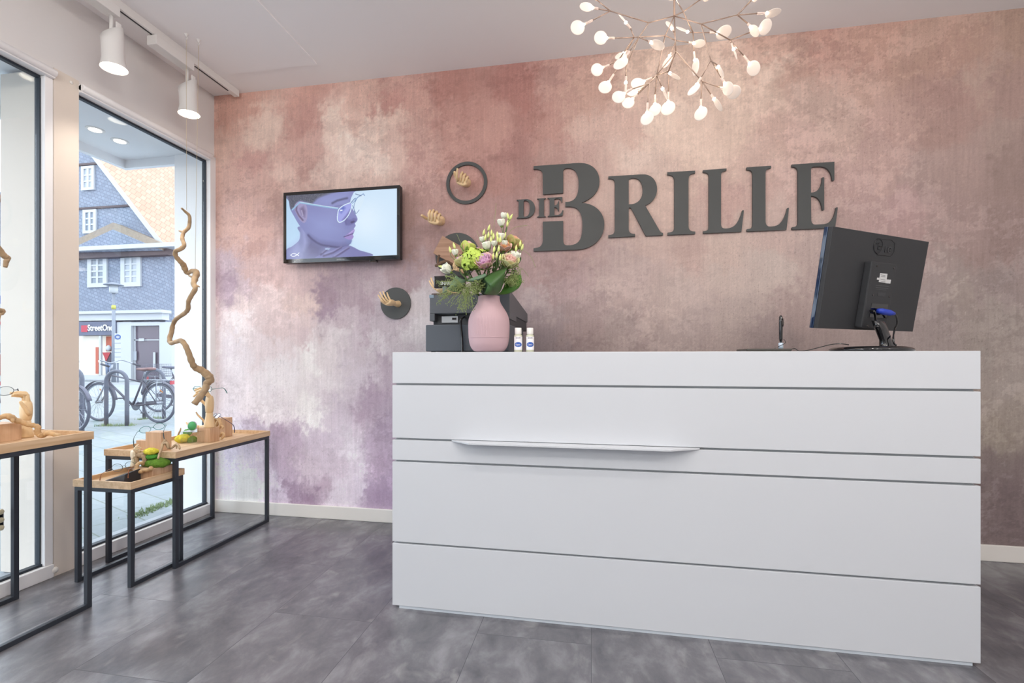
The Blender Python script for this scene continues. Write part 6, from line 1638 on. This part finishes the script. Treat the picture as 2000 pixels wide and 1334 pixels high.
# spectacle case (black wedge)
b = MB(); z0 = ZS + .0005
xr_ = at_y(258, 925, 1.94).x; xl_ = at_y(203, 935, 1.93).x
pA, pB_, pC, pD = Vector((xl_, 1.925, z0)), Vector((xr_, 1.90, z0)), Vector((xr_, 1.988, z0)), Vector((xl_ + .03, 1.975, z0))
zc_t = at_y(257, 916, 1.96).z
tA, tB, tC, tD = pA + Vector((.006, .004, .006)), Vector((xr_, 1.905, zc_t - .012)), Vector((xr_, 1.985, zc_t)), pD + Vector((.02, -.004, .020))
b.add([pA, pB_, pC, pD, tA, tB, tC, tD], [(0, 3, 2, 1), (4, 5, 6, 7), (0, 1, 5, 4), (1, 2, 6, 5), (2, 3, 7, 6), (3, 0, 4, 7)])
b.build('spectacle_case', mat('case_black', (44, 44, 48), .55, bump=.2, bscale=200), bevel=.005, label='black wedge shaped spectacle case on the lowest table under round glasses', cat='spectacle case')
glasses(at_y(242, 911, 1.975), (.93, .30, .16), (.05, -.95, -.22), 'thin round metal glasses resting on the black case', GREYF, w=.125, tcol=TORT, hh=.040, r_=.0011, tl=.085)

# --- left table
xL_ = -2.38
def lx(u, v, x=xL_): return at_x(u, v, x)
yb0, yb1 = 1.36, lx(42.5, 850).y
zb_ = lx(41, 824.5).z
block('display_block', xL_ - .10, xL_, yb0, yb1, ZL, zb_, 'oak block at the left picture edge under the lying branch')
hp = at_x(50.5, 856, -2.43); hp.z = ZL
Lh = (at_x(40, 752, -2.43).z - ZL)
wooden_hand(hp, (-.02, .02, 1), (.95, -.2, 0), Lh * 1.16, ((-.15, -1.25, -.25), (-.1, -1.35, -.2), (-.05, -1.4, -.15), (-.05, -1.35, -.1)), 'large wooden hand on the left table, fingers bent left holding glasses', thumb=(.12, -.30))
glasses(at_x(-12, 766, -2.40), (.55, .80, .1), (-.8, .55, 0), 'thin dark glasses held in the fingers of the large wooden hand', BLKF, w=.13, hh=.036, r_=.0011, tl=.12)
branch('lying_branch', [at_x(u, v, x) for u, v, x in ((-20, 822, -2.36), (0, 815.5, -2.36), (12, 812.5, -2.36), (22, 815.5, -2.35), (28, 820, -2.35), (42, 824, -2.34), (55, 829, -2.33), (66, 831, -2.32), (74, 834, -2.31), (73.5, 841, -2.31), (75, 847, -2.31), (82, 850.5, -2.30), (90, 847, -2.28), (98, 846, -2.26), (108, 849.5, -2.24), (116, 851, -2.22), (122, 855, -2.21), (127, 855.5, -2.20))],
       [.010, .010, .012, .012, .011, .010, .010, .010, .011, .011, .012, .010, .009, .009, .010, .008], 'pale crooked branch lying on the left table and reaching over its rim', twigs=[([at_x(24, 817, -2.345), at_x(25, 824, -2.33)], [.008, .005]), ([at_x(122, 853, -2.21), at_x(119, 859, -2.205)], [.008, .003])], m=bark2)
glasses(at_x(60, 848, -2.50), (.3, .95, 0), (.9, -.2, -.1), 'tortoiseshell glasses on the left table behind the wooden hand', TORT, w=.13, hh=.036, r_=.0013, tl=.10)
branch('hanging_branch', [at_x(u, v, -2.45) for u, v in ((-14, 470), (0, 490), (8, 500), (15, 503.5), (12, 511), (10, 522))], [.012, .012, .012, .010, .009, .007], 'upper bare branch end poking in at the left picture edge', twigs=[([at_x(12, 502, -2.45), at_x(18, 506, -2.45)], [.008, .003])])
branch('hanging_branch', [at_x(u, v, -2.45) for u, v in ((-14, 600), (0, 606), (6, 607), (4, 613), (-2, 616), (-6, 650))], [.009, .009, .008, .006, .006, .006], 'lower small branch end at the left picture edge below the other')
lk = thing('lock_plate', at_x(0, 1015, -2.655), 'small black rounded plate with round pale studs low at the left picture edge', 'lock')
pA_, pB2 = at_x(5.5, 995, -2.64), at_x(-14, 1036, -2.64)
MB().box(-2.642, -2.630, pB2.y, pA_.y, at_x(2, 1036, -2.64).z, at_x(2, 994, -2.64).z).build('plate', M['blackg'], lk, bevel=.008)
for v in (1000, 1016, 1031):
    q = at_x(1, v, -2.628); MB().lathe([(.012, 0), (.012, .006), (.008, .009)], (-2.630, q.y, q.z), 16, axis=(1, 0, 0)).build('stud', mat('stud_cream', (214, 206, 178), .3), lk)
MB().lathe([(.016, 0), (.014, .008), (.001, .010)], at_x(106, 1113, XL + .006) + Vector((0, 0, 0)), 20, axis=(1, 0, 0)).build('door_stop', M['trim'], label='small round white wall stop low on the beige pier', cat='wall stop')
for i, (u, v) in enumerate(((108, 144), (139, 161))):
    MB().lathe([(.009, 0), (.008, .003), (.001, .004)], at_x(u, v, XL + .006), 16, axis=(1, 0, 0)).build('cover_cap', M['trim'], label=['left', 'right'][i] + ' small round white cover cap high on the beige pier', cat='cap')
